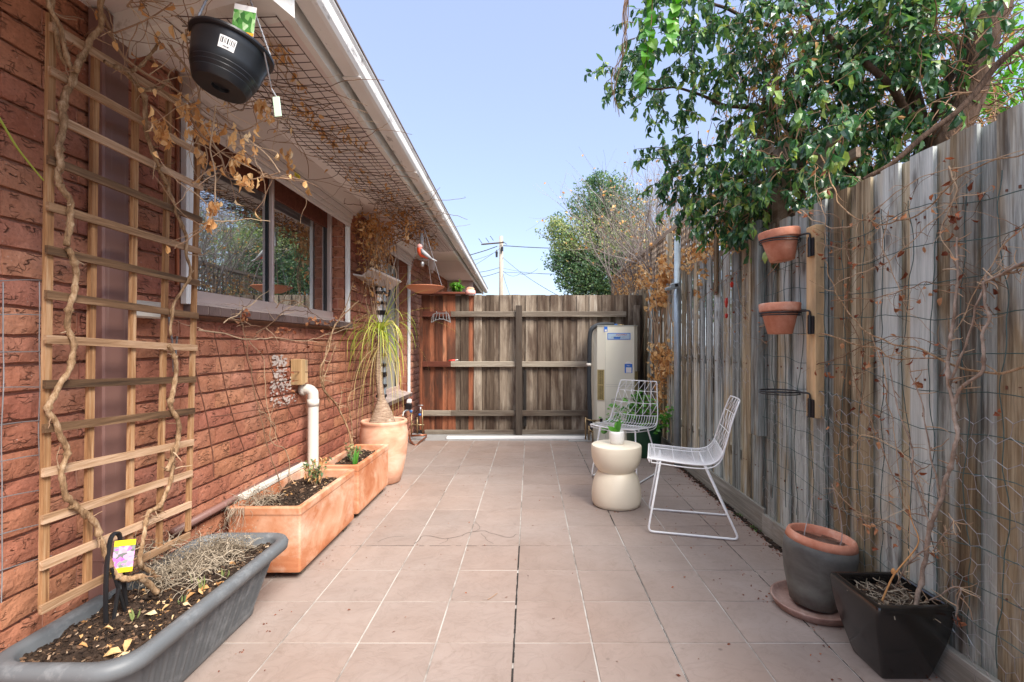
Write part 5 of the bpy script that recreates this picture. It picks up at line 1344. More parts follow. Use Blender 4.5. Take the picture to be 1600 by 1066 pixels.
# wire netting below the soffit
def eave_mesh():
    t=thing('eave_netting','dark rusty wire mesh hung flat below the soffit','wire mesh',(-1,3.5,2.25)); mb=MB()
    x0,x1,y0,y1=-1.21,-.835,1.60,5.65; Z=2.245
    y=y0
    while y<=y1: 
        mb.tube([(x0-(.03*math.sin(y*3)),y,Z+.004*math.sin(y*9)),((x0+x1)/2,y+U(-.004,.004),Z-.012+.008*math.sin(y*5)),(x1-.02*(y-1.6)*.4,y,Z)],.0019,4,U(0,1),0,False); y+=.0515
    for k in range(8):
        x=x0+(x1-x0)*k/7; mb.tube([(x-(.02*(yy-1.6)*.4 if k>5 else 0),yy,Z+.003-.012*math.sin(math.pi*k/7)) for yy in [y0+(y1-y0)*i/30 for i in range(31)]],.0021,4,U(0,1),0,False)
    mb.build('wires',MT['meshdk'],t)
eave_mesh()
def eave_vine():
    t=thing('dead_vine','dead vine with curled golden leaves trailing along the eaves from trellis to mesh','climber',(-1.2,2.2,2.2)); mb=MB(); lf=MB()
    paths=[]
    P1=[P(160,20,1.6),P(200,85,1.62),P(250,130,1.7),P(300,165,1.75),P(330,190,1.8),P(380,200,1.85),P(430,180,1.9),P(480,175,2.2)]
    P2=[P(275,75,1.75),P(300,135,1.75),P(310,190,1.75),P(318,240,1.78),P(312,290,1.8)]
    P3=[P(296,180,1.72),P(330,215,1.7),P(350,250,1.7),P(365,272,1.72),P(430,268,1.7)]
    P4=[P(300,172,1.72),P(345,240,1.72),P(400,265,1.75),P(460,285,1.78)]
    P5=[P(350,150,1.75),P(380,175,1.8),P(410,160,1.9),P(450,190,2.2),P(470,230,2.4),P(480,280,2.5)]
    P6=[P(340,170,1.7),P(330,220,1.68),P(336,300,1.68),P(330,340,1.7),P(318,360,1.72)]
    P7=[P(210,20,1.55),P(225,-10,1.55)]; P8=[P(158,42,1.55),P(190,50,1.5),P(230,30,1.5),P(270,5,1.5)]
    P9=[P(400,70,1.9),P(440,90,2.2),P(480,150,2.5),P(520,215,2.8),P(560,265,3.2),P(600,320,3.7)]
    P10=[P(420,60,1.8),P(450,130,2.2),P(500,200,2.6),P(560,300,3.4)]
    P11=[P(290,50,1.6),P(310,100,1.62),P(325,150,1.65)]
    for i,p in enumerate((P1,P2,P3,P4,P5,P6,P7,P8,P9,P10,P11)):
        pa=wob(spline(p,8),.03,7,i*3.1); mb.tube(pa,[.0048 if i<3 else .003,.0018],5,U(.3,1))
        for _ in range(14):
            q=RND.choice(pa); w=walk(q,rdir(),U(.05,.28),.02,.28,.03); mb.tube(w,[.0018,.0008],4,U(.2,1),0,False)
            if U(0,1)<.4: lf.leaf(w[-1],(U(-.3,.3),U(-.3,.3),-1),rdir(),U(.02,.045),U(.01,.018),U(.1,.9),.9,U(.3,1),0,U(-.3,.3))
    def clump(px,py,Y,n,s,L=(.025,.045)):
        c=P(px,py,Y)
        for _ in range(n): lf.leaf(c+V((U(-s,s),U(-s,s),U(-s,s))),rdir()*.35+V((0,0,-1)),rdir(),U(*L),U(.011,.020),U(.1,1.0),.9,U(.3,1),0,U(-.3,.3))
    for a in ((310,185,1.72,26,.045),(322,200,1.72,14,.03),(248,195,1.70,20,.03),(262,212,1.70,14,.025),(296,160,1.75,14,.025),(345,130,1.75,10,.02),(378,240,1.8,16,.02),(386,278,1.72,18,.022),(316,240,1.75,8,.02),(330,250,1.7,5,.02),
              (405,70,1.95,10,.02),(440,80,1.9,12,.025),(430,65,1.9,8,.02),(435,15,1.8,6,.02),(408,160,1.9,16,.02),(416,175,1.9,12,.02),(334,320,1.7,12,.018),(328,345,1.7,8,.015),(392,85,2.2,5,.02)): clump(*a)
    # single hanging leaves
    for (px,py,Y,n) in ((350,200,1.8,2),(365,205,1.8,2),(377,212,1.8,3),(388,205,1.8,3),(392,215,1.8,3),(405,205,1.85,2),(355,265,1.7,2),(365,245,1.7,3),(462,160,2.3,5),(475,165,2.3,4),(483,175,2.4,5),(493,185,2.4,6),(515,180,2.6,3),(523,195,2.6,3),(538,200,2.6,6),(552,215,2.7,4),(566,225,2.8,4),(440,243,2.2,4),(455,250,2.3,5),(452,262,2.3,3),(480,288,2.5,3),(520,215,2.8,8),(500,200,2.6,6),(600,250,3.3,3),(590,245,3.2,3),(635,340,4.2,9),(637,352,4.2,9),(636,365,4.2,6),(612,300,3.6,3),(450,235,2.2,8),(470,130,2.2,8),(455,110,2.1,6)):
        c=P(px,py,Y)
        for _ in range(n): lf.leaf(c+V((U(-.02,.02),U(-.02,.02),U(-.03,.03))),rdir()*.25+V((0,0,-1)),rdir(),U(.03,.05),U(.010,.018),U(.0,.6),1.1,U(.3,1),0,U(-.2,.2))
    # darker bits lying on the mesh
    for _ in range(110):
        y=1.7+2.9*U(0,1)**.8; x=U(-1.2,-.9); lf.leaf((x,y,2.25+U(-.05,.03)),rdir()+V((0,0,-.3)),rdir(),U(.02,.045),U(.01,.02),U(.2,1.2),.8,U(0,.7),0,U(-.3,.3))
    for _ in range(60):
        p=V((U(-1.2,-.88),U(1.7,4.8),2.25)); pa=walk(p,(U(-1,1),U(-1,1),0),U(.2,.7),.03,.35,0); pa=[V((q.x,q.y,2.25+(q.z-2.25)*.25)) for q in pa]; mb.tube(pa,[.0025,.0012],4,U(0,.7),0,False)
    # thin curly tendrils reaching past the gutter
    for (py0,) in ((60,),(110,),(150,),(185,),(215,),(240,)):
        pass
    for Y in (2.0,2.4,2.7,3.0,3.3,3.7):
        pa=walk(V((-.86,Y,2.26)),(1,.2,.05),U(.08,.15),.02,.25,.03); mb.tube(pa,[.0009,.0005],4,1.0,0,False)
    mb.build('stems',MT['twig'],t); lf.build('leaves',MT['leafdry'],t)
eave_vine()

# black hanging basket
def basket():
    Y=1.50; c=P(361,84,Y); M=Matrix.Rotation(math.radians(11),4,'Y')@Matrix.Rotation(math.radians(-9),4,'X')
    t=thing('hanging_basket','black plastic hanging basket suspended under the eave beam','hanging basket',c)
    mb=MB(); mb.lathe([(0,-.108),(.022,-.108),(.024,-.118),(.072,-.120),(.0755,-.116),(.083,-.098),(.0815,-.095),(.088,-.085),(.0865,-.082),(.092,-.072),(.0905,-.069),(.0955,-.058),(.096,-.05),(.1035,-.010),(.1045,-.006),(.106,.010),(.114,.012),(.117,.016),(.117,.022),(.112,.024),(.104,.022),(.10,-.01)],c,56,M=M)
    smooth_by_angle(mb.build('bowl',MT['blackplastic'],t),28)
    mb=MB(); mb.lathe([(0,.0),(.101,.0)],c,20,M=M); mb.build('soil',MT['soil'],t)
    def onside(ang,z,r): return c+M@V((r*math.cos(ang),r*math.sin(ang),z))
    # wire hangers
    hook=c+V((.0,0,.33))
    for ang,nm in ((math.radians(195),0),(math.radians(250),0),(math.radians(5),0)):
        a=onside(ang,.02,.115); mb=MB(); pa=[a.lerp(hook,k/40) for k in range(41)]
        mb.tube(pa,.0022,6,.5); 
        for k in range(40):
            if k%2: mb.tube([pa[k],pa[k+1]],.0032,6,.2)
        mb.build('hanger_wire',MT['greywire'],t)
    # bar code label on the side facing the yard
    def patch(a0,a1,z0,z1,off,m,name,par,n=8):
        mb=MB()
        def rad(z): return .1035-(.1035-.096)*((-.010-z)/.04)+off
        for k in range(n):
            u0=a0+(a1-a0)*k/n; u1=a0+(a1-a0)*(k+1)/n
            mb.face([onside(u0,z0,rad(z0)),onside(u1,z0,rad(z0)),onside(u1,z1,rad(z1)),onside(u0,z1,rad(z1))])
        return mb.build(name,m,par)
    A0=math.radians(-73); w=math.radians(24)
    lb=patch(A0,A0+w,-.047,-.012,.0012,MT['lblwhite'],'price_label',t)
    x=.08
    for wd,gp in ((.05,.04),(.09,.05),(.04,.03),(.04,.06),(.10,.04),(.04,.05),(.07,.04),(.04,.03),(.06,0)):
        patch(A0+w*x,A0+w*(x+wd*.8),-.033,-.017,.0018,MT['blackrub'],'barcode_bar',lb,1); x+=wd+gp
    for x in (.3,.38,.46,.54,.60): patch(A0+w*x,A0+w*(x+.05),-.043,-.0385,.0018,MT['blackrub'],'barcode_digit',lb,1)
    return c
bc=basket()
def tagcard(c,w,h,rz,rx,ry,layers,name,label):
    t=thing(name,label,'plant label',c); M=Matrix.Translation(c)@Matrix.Rotation(ry,4,'Y')@Matrix.Rotation(rz,4,'Z')@Matrix.Rotation(rx,4,'X')
    pr=None
    for i,(x0,x1,z0,z1,m,nm) in enumerate(layers):
        mb=MB(); mb.box(x0*w,x1*w,-.0006*(i+1)-.0004*i,-.0006*i-.0004*i,z0*h,z1*h,.5,0,M); o=mb.build(nm,MT[m],t if pr is None else pr)
        if pr is None: pr=o
    return t
tagcard(P(381,36,1.46),.062,.105,.15,0,.12,[(-.5,.5,-.5,.5,'lblwhite','card'),(-.5,.5,-.28,.34,'leafprint','picture'),(-.5,.5,-.34,-.26,'orange','band')],'plant_label','white plant tag with green foliage picture stuck in the black hanging basket')
t=thing('green_tag','pale green plastic tag dangling on a cord below the hanging basket','tag',P(433,165,1.55)); q=P(433,167,1.55); M=Matrix.Translation(q)@Matrix.Rotation(-.12,4,'Y'); mb=MB(); mb.box(-.011,.011,-.002,.002,-.032,.032,.5,0,M,bev=.001); mb.build('body',MT['palegreen'],t)
mb=MB(); mb.tube([bc+V((.112,-.02,-.002)),P(424,138,1.55),P(432,152,1.55)],.0022,5); mb.build('cord',MT['greywire'],t)

# hanging dish and bird ornament
def dish():
    c=P(664,452,4.45); t=thing('hanging_dish','shallow orange dish hung on thin wires from the eave like a bird bath','bird bath',c)
    mb=MB(); mb.lathe([(.0,-.035),(.06,-.036),(.085,-.032),(.135,-.006),(.172,.018),(.178,.023),(.172,.025),(.13,.004),(.08,-.022),(0,-.026)],c,44); mb.build('bowl',MT['dish'],t,True)
    hook=P(661.5,354,4.45); hook.x=c.x-.012; mid=V((hook.x,c.y,c.z+.36))
    for a in (math.radians(200),math.radians(-15),math.radians(80)):
        e=c+V((.170*math.cos(a),.170*math.sin(a),.02)); mb=MB(); mb.tube([e,hook],.0022,5); mb.build('hanger_wire',MT['greywire'],t)
    mb=MB(); mb.tube([hook,V((hook.x,hook.y,2.30))],.006,6); mb.tube([(hook.x-.02,hook.y,2.19),(hook.x-.02,hook.y,2.06)],.010,6); mb.build('hook',MT['greywire'],t)
dish()
def bird():
    c=P(662,397,4.35); k=.0058   # metres per pixel
    t=thing('bird_ornament','small painted parrot ornament with red breast and grey wings perched above the orange dish','bird ornament',c)
    body=[c+V((dx*k,0,dz*k)) for dx,dz in ((-5.5,12),(-6.5,9),(-5.5,4),(-3,-1),(1,-3),(5,-6),(9,-8))]
    mb=MB(); mb.tube(spline(body,5),[.012,.017,.020,.021,.021,.022,.023,.024,.025,.0255,.026,.0255,.025,.024,.023,.022,.021,.020,.019,.018,.016,.014,.012,.010,.009,.008,.007,.006,.005,.004,.003][:len(spline(body,5))],14); mb.build('body',MT['birdred'],t,True)
    mb=MB(); h=c+V((-6.3*k,0,11*k)); mb.lathe([(0,-.024),(.016,-.020),(.025,-.006),(.0255,.005),(.020,.017),(.008,.026),(0,.027)],h,16); mb.build('head',MT['pink'],t,True)
    mb=MB(); mb.tube([h+V((-.018,-.003,.0)),h+V((-.030,-.003,-.006)),h+V((-.030,-.003,-.014))],[.008,.006,.002],8); mb.build('beak',MT['pvc'],t,True)
    mb=MB()
    mb.lathe([(0,-.003),(.003,0),(0,.003)],h+V((-.006,-.019,.004)),8); mb.build('eye',MT['blackrub'],t)
    for s in (-1,1):
        mb=MB(); mb.tube([c+V((-3*k,s*.018,7*k)),c+V((0,s*.022,2*k)),c+V((6*k,s*.016,-3*k)),c+V((14*k,s*.006,-9*k))],[.010,.020,.017,.004],10); mb.build('wing',MT['birdgrey'],t,True)
    mb=MB(); mb.tube([c+V((7*k,0,-6*k)),c+V((20*k,0,-11*k))],[.012,.006],8); mb.build('tail',MT['birdgrey'],t,True)
    mb=MB(); mb.tube([c+V((-9*k,0,-9*k)),c+V((9*k,0,-9.5*k))],.003,6); mb.tube([c+V((-1*k,0,-9*k)),c+V((-1*k,.01,30*k))],.0018,5); mb.lathe([(0,-.035),(.014,-.03),(.017,0),(.010,.012),(0,.014)],c+V((-2*k,0,-14*k)),12); mb.build('perch',MT['greywire'],t,True)
bird()

# sloping metal hood on the wall with striped strap pole below it
def hood():
    Y0,Y1=4.25,4.95
    t=thing('metal_hood','folded up grey metal shelf with white front edge on the wall beside the second window','folding shelf',(-1.45,4.5,1.75))
    A=P(582,419,4.30); B=P(627,441,4.72); Cc=P(556,431,4.30); D=P(600,450,4.62)
    # plate pitched out from the wall
    xw=XW+.01; zf=1.84
    f0=V((A.x,4.25,1.835)); f1=V((B.x,4.80,1.770)); 
    f0=P(580,420,4.25); f1=P(626,441,4.78)
    b0=V((xw,4.18,f0.z-.065)); b1=V((xw,4.80,f1.z-.075))
    m0=f0.lerp(b0,.5)+V((0,0,-.040)); m1=f1.lerp(b1,.45)+V((0,0,-.050))
    def sh(mb,dz,m=0):
        mb.face([f0+V((0,0,dz)),f1+V((0,0,dz)),m1+V((0,0,dz)),m0+V((0,0,dz))],.5); mb.face([m0+V((0,0,dz)),m1+V((0,0,dz)),b1+V((0,0,dz)),b0+V((0,0,dz))],.5)
    mb=MB(); sh(mb,0); sh(mb,.012); mb.face([f0,f0+V((0,0,.012)),m0+V((0,0,.012)),m0]); mb.face([m0,m0+V((0,0,.012)),b0+V((0,0,.012)),b0]); mb.build('plate',MT['shutter'],t)
    mb=MB(); d=(f1-f0).normalized()
    mb.tube([f0+V((0,0,.004)),f1+V((0,0,.004))],.011,4); mb.build('front_edge',MT['white'],t)
    mb=MB(); mb.tube([f0+V((-.006,0,.018)),f1+V((-.006,0,.018))],.005,4); mb.build('edge_seal',MT['blackrub'],t)
    mb=MB(); mb.tube(spline([m1+V((.02,-.06,-.0)),m1+V((.01,-.08,-.06)),m1+V((-.05,-.1,-.08))],5),.009,6); mb.tube([V((xw+.05,4.62,1.70)),V((xw+.14,4.66,1.70))],.02,8); mb.build('hinge',MT['black'],t)
    mb=MB(); mb.tube([P(620,398,4.62),P(612,428,4.60)],.003,5); mb.build('stay',MT['pvc'],t)
    # the pole
    t=thing('banded_pole','narrow white and grey pole wound with black bands on the wall under the metal shelf','pole',(-1.44,4.63,.5))
    mb=MB(); z0,z1=.53,1.70
    for (x,y,r,m) in ((-1.435,4.62,.020,0),(-1.39,4.64,.017,1)): mb.lathe([(r,z0),(r,z1)],(x,y,0),14,.5,m)
    mb.build('poles',[MT['white'],MT['galv']],t)
    z=z0+.03; k=0
    while z<z1:
        mb=MB(); h=.030 if k%3 else .045; mb.box(-1.46,-1.368,4.596,4.662,z,z+h,.5,0,None,bev=.006); mb.build('band',MT['black'],t); z+=.098; k+=1
hood()

# taps and pipes at the foot of the fence, left corner
def taps():
    t=thing('garden_taps','brass garden tap and grey standpipes with blue handles in the left back corner','tap',(-1.4,5.9,0)); Y=5.92
    mb=MB()
    def tb(pts,r=.009,m=None): mb.tube([P(a,b,Y) for a,b in pts],r,8)
    tb([(643,645),(643,683)]); tb([(652,652),(652,678)],.011); tb([(660,640),(660,678)]); tb([(643,664),(663,664)]); tb([(640,668),(645,662)])
    mb.build('standpipes',MT['brass'],t,True)
    mb=MB(); mb.tube(spline([P(640,680,5.9),P(641,688,5.75),P(649,696,5.6),P(658,689,5.75),P(666,683,5.9)],6),.011,8); mb.tube([P(642,681,5.9),P(667,680,5.9)],.013,8); mb.build('hose',MT['copper'],t,True)
    for (px,py) in ((642,643),(656,648)):
        mb=MB(); q=P(px,py,Y-.03); mb.lathe([(0,-.014),(.017,-.014),(.017,.012),(0,.014)],q,10); mb.build('handle',MT['bluecap'],t,True)
    mb=MB(); mb.tube([P(657,636,Y),P(657,645,Y)],.012,8); mb.tube([P(653,633.5,Y),P(661,633.5,Y)],.006,6); mb.tube(spline([P(645,642,Y),P(637,641,Y),P(631,644,Y-.05),P(629,651,Y-.08)],5),.012,8); mb.build('spout',MT['greywire'],t,True)
    t=thing('plug_timer','black and white weatherproof box with a cord beside the second window','power box',P(641,630,5.95)); q=P(640,633,5.95); mb=MB(); mb.box(q.x-.045,q.x+.03,q.y-.05,q.y+.02,q.z-.05,q.z+.02,.5,bev=.008); mb.build('box',MT['black'],t)
    mb=MB(); mb.box(q.x-.035,q.x+.025,q.y-.04,q.y+.02,q.z+.021,q.z+.075,.5,bev=.012); mb.build('cover',MT['white'],t)
taps()
# things on and above the back fence
Yb=6.27
mb=MB(); a=P(650,460,Yb); b=P(727,456.5,Yb); mb.box(a.x,b.x,Yb-.06,Yb+.10,1.806,1.83,.5,bev=.003); tag(mb.build('red_board',MT['railR']),'thin red brown board lying along the top of the back fence','board')
sprig('potted_shrub','dark green leafy plant showing above the red board on the back fence',(P(713,455,6.6).x,6.6,1.86),.17,34,MT['leafbright'],.045,.9,16)
q=P(735,461,Yb+.02); t=thing('shell_ornament','pale pink shell like ornament on top of the back fence','ornament',V((q.x,Yb+.02,1.805))); mb=MB()
mb.lathe([(.0,0),(.06,.0),(.068,.012),(.06,.05),(.045,.058),(0,.06)],V((q.x,Yb+.02,1.806)),20,wob=.05); mb.build('base',MT['pink'],t,True)
mb=MB()
for k in range(9): 
    a=math.pi*k/8; mb.tube([V((q.x,Yb+.02,1.862)),V((q.x+.05*math.cos(a),Yb+.02,1.866+.028*math.sin(a)+.006))],[.008,.013],8)
mb.build('frill',MT['terrapale'],t,True)
# wire rack hung on the top rail
def rack():
    Y=YB-.07; t=thing('hose_hanger','curved grey wire rack hooked on the top rail of the back fence','rack',P(688,495,Y)); mb=MB()
    def w(pts,r=.0055): mb.tube([P(a,b,Y) for a,b in pts],r,6)
    w([(674,504),(675,497),(677,491),(682,489.5),(700,489.5),(702,495),(704,504)]); w([(674,504),(680,500.5),(687,498.5),(693,499),(699,501.5),(704,504)],.006)
    for a,b in (((678,491),(677,502)),((683,490),(680,501)),((687,490),(686,499)),((692,490),(693,499)),((697,490),(698,501)),((700,491),(702,503))): w([a,b],.005)
    w([(682,489.5),(682,486.5)],.005); w([(697,489.5),(697,486.5)],.005); mb.build('wires',MT['greywire'],t)
rack()
t=thing('hand_tool','small red handled tool lying on the middle rail of the back fence','garden tool',P(708,562,YB-.02)); mb=MB(); a=P(701,564,YB-.02);b=P(711,563,YB-.02);c=P(716,562.3,YB-.02)
mb.tube([a,b],.012,8); mb.build('handle',MT['red'],t,True); mb=MB(); mb.tube([b,c],[.008,.004],8); mb.build('blade',MT['white'],t,True)
# string of red hearts on the right fence
t=thing('heart_string','string of three red heart ornaments hanging on the paling fence','ornament',PX(1138,465,1.40)); 
def heart(c,s):
    mb=MB(); pts=[]
    for k in range(20):
        a=2*math.pi*k/20; x=16*math.sin(a)**3; z=13*math.cos(a)-5*math.cos(2*a)-2*math.cos(3*a)-math.cos(4*a); pts.append((x/17*s,z/17*s))
    f=[c+V((.3*x-.006,x,z)) for x,z in pts]; bk=[c+V((.3*x+.006,x,z)) for x,z in pts]
    ctr=c+V((-.014,0,0)); cb=c+V((.014,0,0))
    for k in range(20):
        k2=(k+1)%20; mb.face([f[k2],f[k],ctr]); mb.face([bk[k],bk[k2],cb]); mb.face([f[k],f[k2],bk[k2],bk[k]])
    o=mb.build('heart',MT['red'],t,True)
heart(PX(1143.5,444,1.41),.024); heart(PX(1135,472,1.41),.040); heart(PX(1135,493,1.41),.020)
mb=MB(); mb.tube([PX(1147,425,1.415),PX(1143,444,1.42),PX(1136,470,1.42),PX(1135,495,1.42)],.0015,4); mb.build('string',MT['twig'],t)
# ================================================================== CLIMBERS AND NETTING ON THE RIGHT FENCE
def fence_netting():
    t=thing('wire_netting','sagging green coated garden mesh stretched over the near part of the paling fence','wire mesh',(1.42,2,1)); mb=MB()
    X=1.435
    y0,y1=.6,3.0
    for i,z in enumerate([.30+.125*k for k in range(12)]):
        pa=[]
        n=60
        for k in range(n+1):
            y=y0+(y1-y0)*k/n; zz=z-.045*math.sin((y-y0)*1.9)+noise.noise(V((y*2.5,z*3,1)))*.05+noise.noise(V((y*9,z*3,4)))*.012
            pa.append(V((X+noise.noise(V((y*4,z*4,2)))*.02,y,zz)))
        mb.tube(pa,.0016,4,.5,0,False)
    y=y0
    while y<y1:
        pa=[]
        for k in range(61):
            z=.22+1.52*k/60; s=noise.noise(V((y*9,z*2.2,7)))*.035+noise.noise(V((y*9,z*9,3)))*.016
            pa.append(V((X-.003+noise.noise(V((y*4,z*4,2)))*.02,y+s,z-.045*math.sin((y-y0)*1.9))))
        mb.tube(pa,.0019,4,.5,0,False); y+=.125
    mb.build('wires',MT['greenwire'],t)
    # galvanised hexagonal chicken wire, crumpled
    def hexnet(name,label,y0,y1,z0,z1,s,X,seed,amp):
        t=thing(name,label,'wire mesh',(X,(y0+y1)/2,z0)); mb=MB()
        def J(y,z): 
            q=V((y*5,z*5,seed)); return V((X+noise.noise(q)*.03,y+noise.noise(q+V((9,0,0)))*amp,z+noise.noise(q+V((0,9,0)))*amp))
        h=s*.5; w=s*.866; r=0; z=z0
        while z<z1:
            y=y0+(w/2 if r%2 else 0)
            while y<y1:
                if noise.noise(V((y*2,z*2,seed+3)))>-.28:
                    a=(y,z);b=(y+w/2,z+h/2);c=(y+w,z);d=(y,z-h)
                    for p,q in ((a,b),(b,c),(a,d)): mb.tube([J(*p),J(*q)],.0010,3,U(0,1),0,False)
                y+=w
            z+=h*1.5; r+=1
        mb.build('wires',MT['greywire'],t)
    hexnet('chicken_wire','crumpled galvanised chicken wire along the foot of the paling fence behind the black pot',1.25,2.9,.12,.92,.075,1.43,3.,.05)
    hexnet('chicken_wire','loose patch of galvanised chicken wire beside the steel post on the paling fence',2.95,4.5,.92,1.5,.085,1.435,8.,.06)
fence_netting()
def cz(pts,X=1.405): return [PX(a,b,X) for a,b in pts]
stem('bare_climber','tall bare brown climber growing from the square black pot up the fence',[
  ([V((1.345,1.70,.24))]+cz([(1440,905),(1447,860),(1455,820),(1470,780),(1483,735),(1492,700),(1495,675),(1490,650),(1483,600),(1480,565)],1.38),.0075,.0055),
  (cz([(1480,565),(1485,520),(1492,480),(1496,445),(1496,400),(1494,370)],1.39),.0055,.003),
  (cz([(1483,600),(1500,560),(1520,500),(1535,460),(1542,430)],1.39),.004,.0025),
  (cz([(1490,630),(1500,610),(1530,585),(1538,560),(1536,520),(1546,495),(1540,470),(1536,440)],1.385),.0055,.004),
  (cz([(1565,430),(1590,415),(1620,400)],1.385),.004,.004),(cz([(1542,440),(1560,432),(1590,415)],1.385),.003,.004),
  (cz([(1470,780),(1460,740),(1450,690),(1443,640),(1420,580)],1.40),.003,.002),
  (cz([(1455,820),(1430,750),(1425,700),(1400,630),(1390,560)],1.40),.0035,.002),
  (cz([(1447,860),(1420,880),(1405,905),(1395,930)],1.36),.003,.002),
  (cz([(1455,860),(1480,830),(1492,815)],1.38),.002,.0015),
  ([V((1.395,1.72,.25))]+cz([(1478,925),(1490,918),(1502,922),(1498,945),(1493,965)],1.40),.0025,.0018)],twigs=14,mat='greystem',sc=.7)
thin_vines('dry_vine','long pale tan bare runner looping along the near fence from upper left to lower right',[
  cz([(1640,570),(1600,575),(1560,580),(1520,580),(1480,565),(1440,545),(1400,540),(1370,525),(1345,510),(1325,490),(1310,465),(1300,440),(1290,410),(1285,405)],1.41)],.0042,'stem','leafrust',0,(.02,.04),tw=5)
thin_vines('dry_vine','pale looping bare runner hanging from the tree across the top of the near fence',[
  [P(1283,245,2.35)]+cz([(1295,270),(1305,305),(1318,325),(1345,342),(1375,349),(1410,345),(1435,335),(1460,312),(1475,298),(1510,270),(1550,252),(1610,237)],1.415),
  cz([(1282,520),(1340,540),(1370,545),(1390,560),(1450,560),(1480,558)],1.42)],.0036,'stem','leafrust',0,(.02,.04),tw=6)
vp=[cz([(1300,470),(1340,468),(1385,462),(1420,450),(1440,440),(1460,445),(1500,448)],1.42),
 cz([(1310,440),(1350,425),(1400,400),(1450,350),(1500,310),(1540,300)],1.42),
 cz([(1260,575),(1310,560),(1350,540),(1400,525),(1440,530),(1500,555)],1.42),
 cz([(1285,405),(1290,360),(1282,320),(1275,290),(1270,250)],1.42),
 cz([(1330,560),(1345,620),(1370,680),(1400,760),(1420,800)],1.42),
 cz([(1360,520),(1380,580),(1390,640),(1400,700),(1410,760),(1425,830)],1.42),
 cz([(1610,340),(1560,390),(1540,430),(1500,500),(1480,560)],1.42),
 cz([(1250,330),(1300,355),(1350,345),(1400,300),(1460,270),(1530,255),(1600,235)],1.42),
 cz([(1200,430),(1230,400),(1270,380),(1330,390),(1380,370)],1.42),
 cz([(1150,430),(1160,480),(1180,520),(1200,540)],1.42),cz([(1165,500),(1185,510),(1205,505)],1.41),
 cz([(1090,470),(1130,440),(1160,420),(1210,400)],1.42),cz([(1310,340),(1330,420),(1325,480),(1350,560),(1345,640)],1.42),
 cz([(1390,330),(1380,380),(1400,440),(1420,490)],1.42),cz([(1480,260),(1495,300),(1470,360),(1500,420)],1.42),
 cz([(1330,700),(1350,680),(1380,690),(1420,720),(1440,760)],1.415),cz([(1300,760),(1340,800),(1400,820),(1450,850)],1.42)]
thin_vines('dry_vine','maze of thin brown dead tendrils spread over the near paling fence',vp,.0022,'twig','leafrust',1,(.02,.04),tw=24,down=.6)
t=thing('rust_leaves','few dead brown leaves caught in the netting on the near fence','dead leaves',PX(1430,500,1.42)); mb=MB()
for (px,py,n) in ((1495,340,6),(1475,358,3),(1497,378,3),(1470,395,3),(1430,600,5),(1295,583,5),(1395,482,2),(1402,548,2),(1350,568,2),(1555,645,2),(1500,970,5),(1590,360,2),(1455,455,2),(1540,480,3),(1262,330,5)):
    for _ in range(n): mb.leaf(PX(px+U(-5,5),py+U(-5,5),1.41+U(-.01,.02)),rdir()+V((0,0,-.8)),rdir(),U(.015,.032),U(.010,.018),U(.3,1.2),.6,U(0,1),0,U(-.3,.3))
mb.build('leaves',MT['leafrust'],t)
# stem base with a bud in the black pot
mb=MB(); pa=spline([V((1.25,1.73,.25)),PX(1393,905,1.29),PX(1405,888,1.31),PX(1430,858,1.37),PX(1435,840,1.39),PX(1425,815,1.40),PX(1420,790,1.41)],6); mb.tube(pa,[.0032,.0014],6,.5)
q=PX(1396,893,1.30); mb.lathe([(0,-.012),(.006,-.008),(.008,0),(.005,.008),(0,.013)],q,10); tag(mb.build('dry_shoot',MT['leafdry'],None,True),'straw coloured shoot with a swollen bud leaning out of the square black pot','dead stalk')

